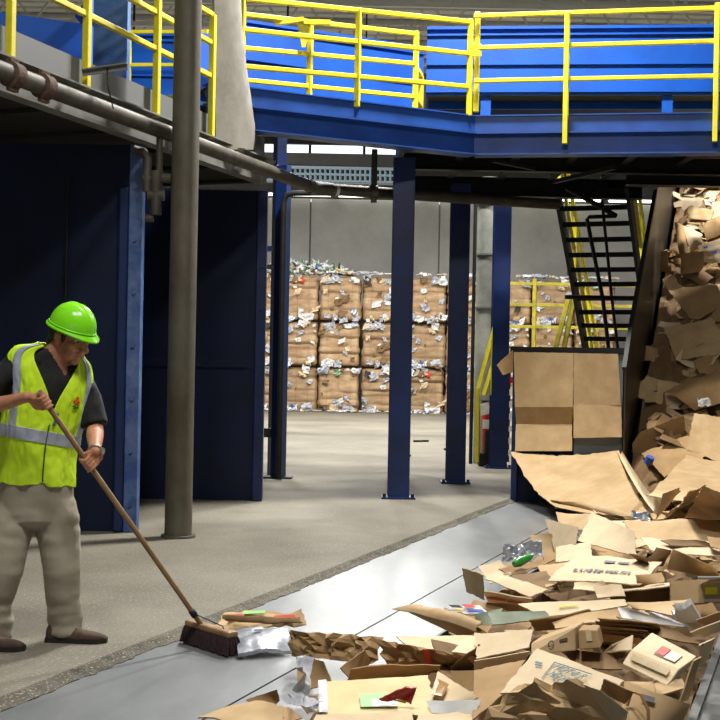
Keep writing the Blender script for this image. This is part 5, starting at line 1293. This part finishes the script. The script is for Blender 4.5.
for lab_, cs, mk, sh_, kw in (
    ('large pale panel lying across the foot of the incline at the right', [(686, 455, i, .62), (735, 462, i, .62), (735, 505, .45), (646, 497, .5)], 't', 'the large pale panel', {}),
    ('upright pale panel on the incline at the right frame edge', [(694, 413, i, .75), (740, 420, i, .8), (740, 470, i, .6), (687, 450, i, .5)], 't', 'the upright incline panel', {}),
    ('tan sheet left of the upright panel low on the incline', [(641, 453, i, .42), (688, 436, i, .5), (706, 457, i, .55), (664, 476, i, .5)], 'b', 'the low tan sheet', {}),
    ('narrow upright strip at the foot of the incline by the big sheet', [(662, 494, .62), (678, 488, .7), (680, 492, .66), (655, 520, .38)], 't', None, {}),
    ('long bent flap standing at the foot of the incline', [(690, 492, .75), (705, 484, .82), (694, 500, .6), (666, 518, .38)], 'b', 'the bent flap', {}),
    ('brown sheet in the right corner at the foot of the incline', [(704, 486, .8), (740, 500, .8), (740, 524, .5), (684, 518, .42)], 'b', None, {}),
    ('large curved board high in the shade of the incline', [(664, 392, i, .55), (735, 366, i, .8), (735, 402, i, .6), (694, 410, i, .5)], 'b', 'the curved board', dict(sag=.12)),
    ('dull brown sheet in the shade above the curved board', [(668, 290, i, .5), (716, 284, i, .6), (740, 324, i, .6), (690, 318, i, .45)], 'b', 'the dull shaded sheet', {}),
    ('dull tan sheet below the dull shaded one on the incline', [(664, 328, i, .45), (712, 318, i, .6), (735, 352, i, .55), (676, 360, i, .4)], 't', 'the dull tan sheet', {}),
    ('pale plastic lined sheet with blue marks high on the incline', [(698, 246, i, .6), (740, 232, i, .7), (740, 264, i, .55), (704, 262, i, .45)], 'p', 'the blue marked sheet', dict(mark=1)),
    ('narrow curved strip by the hopper wall high on the incline', [(675, 222, i, .5), (684, 226, i, .55), (692, 260, i, .5), (682, 262, i, .4)], 'b', 'the narrow curved strip', dict(sag=.08)),
    ('second curved strip right of the narrow one high on the incline', [(684, 226, i, .55), (702, 234, i, .6), (704, 250, i, .5), (690, 250, i, .45)], 'p', None, dict(sag=.06)),
    ('brown sheet at the very top of the incline heap', [(688, 206, i, .5), (714, 210, i, .6), (708, 226, i, .5), (688, 224, i, .4)], 't', 'the topmost sheet', {}),
    ('pale torn sheet at the top right of the incline heap', [(712, 202, i, .6), (740, 198, i, .7), (740, 222, i, .6), (710, 228, i, .5)], 'p', None, {}),
    ('bent brown strip crossing the top right of the incline heap', [(704, 224, i, .6), (722, 216, i, .7), (730, 232, i, .6), (706, 240, i, .5)], 'b', None, dict(sag=.08)),
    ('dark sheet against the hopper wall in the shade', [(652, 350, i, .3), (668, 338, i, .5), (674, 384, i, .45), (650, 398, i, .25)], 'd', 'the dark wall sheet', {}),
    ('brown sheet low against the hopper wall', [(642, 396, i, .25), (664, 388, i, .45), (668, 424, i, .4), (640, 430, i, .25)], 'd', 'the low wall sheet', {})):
    mark = kw.pop('mark', 0)
    r, q = sheet('flattened_carton', lab_, cs, mk, CS, sh_, False, amp=.02, nu=18, nv=14, **kw)
    if mark:
        patch(r, q, .25, .4, .5, .62, M['sc_blue'], 'blue_mark', .03); patch(r, q, .1, .2, .2, .3, M['sc_blue'], 'blue_mark', .03)
r, tp_, fr_ = hexbox('closed_carton', 'dark carton with a white label at the foot of the hopper wall', (640, 432, i, .6), (684, 415, i, .7), (685, 424, i, .55), (632, 444, i, .45), (633, 456, i, .25), (686, 436, i, .35), 'b', 'the white labelled box')
patch(r, fr_, .44, .58, .2, .75, M['lab_white'], 'white_label', .006); patch(r, fr_, .7, .76, .1, .9, M['tape'], 'packing_tape', .005)
r, tp_, fr_ = hexbox('closed_carton', 'small sunlit tan carton high on the incline by the hopper wall', (684, 253, i, .75), (704, 251, i, .75), (698, 259, i, .62), (681, 259, i, .6), (680, 276, i, .35), (698, 275, i, .38), 't', 'the small lit box')
r, tp_, fr_ = hexbox('closed_carton', 'small tan carton against the hopper wall beside the small sunlit one', (656, 252, i, .6), (668, 250, i, .6), (668, 257, i, .5), (655, 258, i, .5), (655, 272, i, .3), (668, 272, i, .3), 'b', None)
b = C3((648, 463, i, .55)); bc2 = thing('plastic_lid', 'bright blue plastic tub at the foot of the hopper wall', 'tub', b)  # loose blue plastic cap, drawn as a plain cylinder
m = MB(); m.tube([b, b + V((.02, -.03, .07))], .05, 14); m.build('cap', M['sc_blue'], bc2)

# ---- loose filler cartons over the bed: prototypes, then copies
def proto(kind, mk, sd):
    random.seed(sd); r = thing('flattened_carton', 'x', CS, (0, 0, 0)); w, d = random.uniform(.3, .55), random.uniform(.22, .4)
    q = [V((-w / 2, d / 2, 0)), V((w / 2, d / 2, 0)), V((w / 2, -d / 2, 0)), V((-w / 2, -d / 2, 0))]
    kw = [dict(amp=.008), dict(amp=.03, freq=7), dict(amp=.006, sag=.07), dict(amp=.006, fold=('u', .45, .5)), dict(amp=.006, fold=('v', .5, -.45))][kind % 5]
    if kind == 5:
        h = random.uniform(.12, .2); w *= .7; d *= .8
        for a, b in ((V((-w / 2, -d / 2, 0)), V((w / 2, -d / 2, 0))), (V((w / 2, -d / 2, 0)), V((w / 2, d / 2, 0))), (V((w / 2, d / 2, 0)), V((-w / 2, d / 2, 0))), (V((-w / 2, d / 2, 0)), V((-w / 2, -d / 2, 0)))):
            sheet_mb([a + V((0, 0, h)), b + V((0, 0, h)), b, a], amp=.006, nu=6, nv=4, sd=sd).build('side_panel', MM[mk], r, smooth='auto')
            o_ = ((a + b) / 2).normalized(); sl = random.uniform(-.6, .9)
            sheet_mb([a + V((0, 0, h)) + o_ * .1 + V((0, 0, .1 * sl)), b + V((0, 0, h)) + o_ * .1 + V((0, 0, .1 * sl)), b + V((0, 0, h)), a + V((0, 0, h))], amp=.004, nu=5, nv=3, sd=sd).build('flap', MM[mk], r, smooth='auto')
        r['category'] = 'box'; r.name = 'open_carton'
        return r
    sheet_mb(q, sd=sd, nu=12, nv=9, jag=.012, **kw).build('panel', MM[mk], r, smooth='auto')
    if kind % 2 == 0:
        for sx in (-1, 1):
            for y0, y1 in ((-.46, -.03), (.03, .46)):
                if random.random() < .25: continue
                z_ = random.uniform(-.05, .07)
                sheet_mb([V((sx * w / 2, y1 * d, .0)), V((sx * (w / 2 + .11), y1 * d, z_)), V((sx * (w / 2 + .11), y0 * d, z_ + .01)), V((sx * w / 2, y0 * d, 0))], amp=.004, nu=4, nv=4, sd=sd).build('flap', MM[mk], r, smooth='auto')
    return r
kinds = []
for kd in range(6):
    for mk in 'ptbd': kinds.append((kd, mk, proto(kd, mk, kd * 17 + ord(mk))))
KN = ['flat', 'crumpled', 'bowed', 'creased', 'tented', 'open']
TN = {'p': 'pale', 't': 'tan', 'b': 'brown', 'd': 'dark brown'}
firsts = set(); labels = {o.get('label') for o in COL.objects if o.get('label')}
random.seed(77)
spots = []
for q in range(105):
    if q < 52 and random.random() < .5: continue
    s = random.uniform(-1.8, -.86); t = 4.5 + 8.2 * ((q + random.random()) / 105.); spots.append((s, t, 0))
for q in range(3): spots.append((random.uniform(-2.2, -1.7), random.uniform(4.2, 6.0), 1))
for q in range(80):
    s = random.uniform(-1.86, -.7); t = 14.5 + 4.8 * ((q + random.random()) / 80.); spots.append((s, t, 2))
bins = {}
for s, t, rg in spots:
    kd, mk, pr = random.choices(kinds, [(1.0 if k[0] != 5 else .5) * ({'p': .5, 't': .8, 'b': 1.3, 'd': 1.3} if rg == 2 and t < 16.8 else {'p': 1.3, 't': 1.2, 'b': 1, 'd': .6})[k[1]] for k in kinds])[0]  # browner, darker board mix low on the incline imitates shade under the deck
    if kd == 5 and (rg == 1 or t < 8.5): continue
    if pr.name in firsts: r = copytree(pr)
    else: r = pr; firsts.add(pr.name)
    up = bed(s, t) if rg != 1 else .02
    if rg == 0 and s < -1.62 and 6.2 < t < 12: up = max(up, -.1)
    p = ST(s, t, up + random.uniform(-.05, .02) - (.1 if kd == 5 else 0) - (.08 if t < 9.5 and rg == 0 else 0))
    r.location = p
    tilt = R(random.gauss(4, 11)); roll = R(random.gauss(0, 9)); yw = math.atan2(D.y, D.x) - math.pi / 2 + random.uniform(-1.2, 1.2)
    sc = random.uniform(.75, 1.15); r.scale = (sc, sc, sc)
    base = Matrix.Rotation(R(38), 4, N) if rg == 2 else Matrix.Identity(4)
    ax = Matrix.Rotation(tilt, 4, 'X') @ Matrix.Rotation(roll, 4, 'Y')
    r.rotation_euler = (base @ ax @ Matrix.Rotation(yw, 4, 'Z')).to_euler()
    # a label from its look and its nearest landmark
    cand = sorted(anchors, key=lambda a: (a[1] - p).length); size = 'small' if sc < .88 else ('large' if sc > 1.03 else 'mid-sized')
    done = None
    for nm, ac in cand[:9]:
        dx = pix(p); da = pix(ac)
        ddx, ddy = dx[0] - da[0], dx[1] - da[1]
        rel = ('right of' if ddx > 0 else 'left of') if abs(ddx) > abs(ddy) * 1.3 else ('in front of' if ddy > 0 else 'behind')
        l = '%s %s %s carton %s %s' % (size, KN[kd], TN[mk], rel, nm)
        if l not in labels: done = l; break
    labels.add(done); r['label'] = done; r['category'] = 'box' if kd == 5 else CS; r['group'] = ['loose cartons heaped in the pit', 'loose cartons spilled beside the pit', 'loose cartons heaped on the incline'][rg]
for kd, mk, pr in kinds:
    if pr.name not in firsts:
        for ch in list(pr.children): bpy.data.objects.remove(ch)
        bpy.data.objects.remove(pr)
WORLD, EXPO = 1.0, 0.0
ADDED_LAMPS = [(1.2, 12.9, 9.4, 1450, .9, 'added near lamp above the blue bin'), (.9, 3.6, 8.2, 300, .9, 'added near lamp above the cardboard heap'), (-1.2, 3.0, 8.2, 290, .9, 'added lamp nearest the camera above the worker'), (-3, 24, 9.2, 1100, .8, 'added far lamp above the left bale stacks'),
         (1.3, 18.6, 9.4, 1200, .8, 'added far lamp above the round grey column'), (8.5, 17, 9.2, 1300, .8, 'added lamp above the top of the incline'), (0, 31, 9.2, 1300, .8, 'added far lamp above the open back floor'), (-5, 35, 9.2, 900, .8, 'added lamp left of the bottle mound'), (1.5, 34, 9.2, 900, .8, 'added lamp nearest the bales'), (8, 34, 9.2, 900, .8, 'added lamp right of the bales')]
# ================================================================ LIGHT and CAMERA
W = bpy.data.worlds.new('World'); scene.world = W; W.use_nodes = True
bgn = W.node_tree.nodes['Background']; bgn.inputs['Color'].default_value = (.93, .97, 1, 1); bgn.inputs['Strength'].default_value = WORLD
def lamp(x, y, z, e, size, label):  # unseen pendant fixtures, added to light the worker, heap and back hall
    t = thing('added_pendant_lamp', label, 'lamp', (x, y, z), 'added hall lamps')
    m = MB(); m.tube([V((x, y, z + .35)), V((x, y, z + .12)), V((x, y, z + .02))], [.12, .3, size / 2], 24, False); m.build('reflector', M['greypaint'], t, smooth='auto')
    m = MB(); m.bar((x, y, z + .34), (x, y, CZ - .06), .03, .03, D); m.build('rod', M['dark'], t)
    l = bpy.data.lights.new('lamp', 'AREA'); l.shape = 'DISK'; l.size = size; l.energy = e; l.color = (1, .975, .93)
    o = bpy.data.objects.new('lamp_light', l); COL.objects.link(o); o.parent = t; o.location = (0, 0, .0)
for args in ADDED_LAMPS: lamp(*args)
cd = bpy.data.cameras.new('camera'); cam = bpy.data.objects.new('camera', cd); COL.objects.link(cam)
cd.sensor_width = 36; cd.sensor_fit = 'HORIZONTAL'; cd.lens = 36 * FPX / 720; cd.shift_y = (HZN - 360) / 720.; cd.clip_end = 300
cam.location = CAM
rm = Matrix.Rotation(TH, 4, 'Y') @ Matrix.Rotation(R(90), 4, 'X'); cam.rotation_euler = rm.to_euler()
scene.camera = cam
scene.view_settings.view_transform = 'Standard'; scene.view_settings.look = 'None'; scene.view_settings.gamma = 1
scene.view_settings.use_curve_mapping = False; scene.view_settings.exposure = EXPO
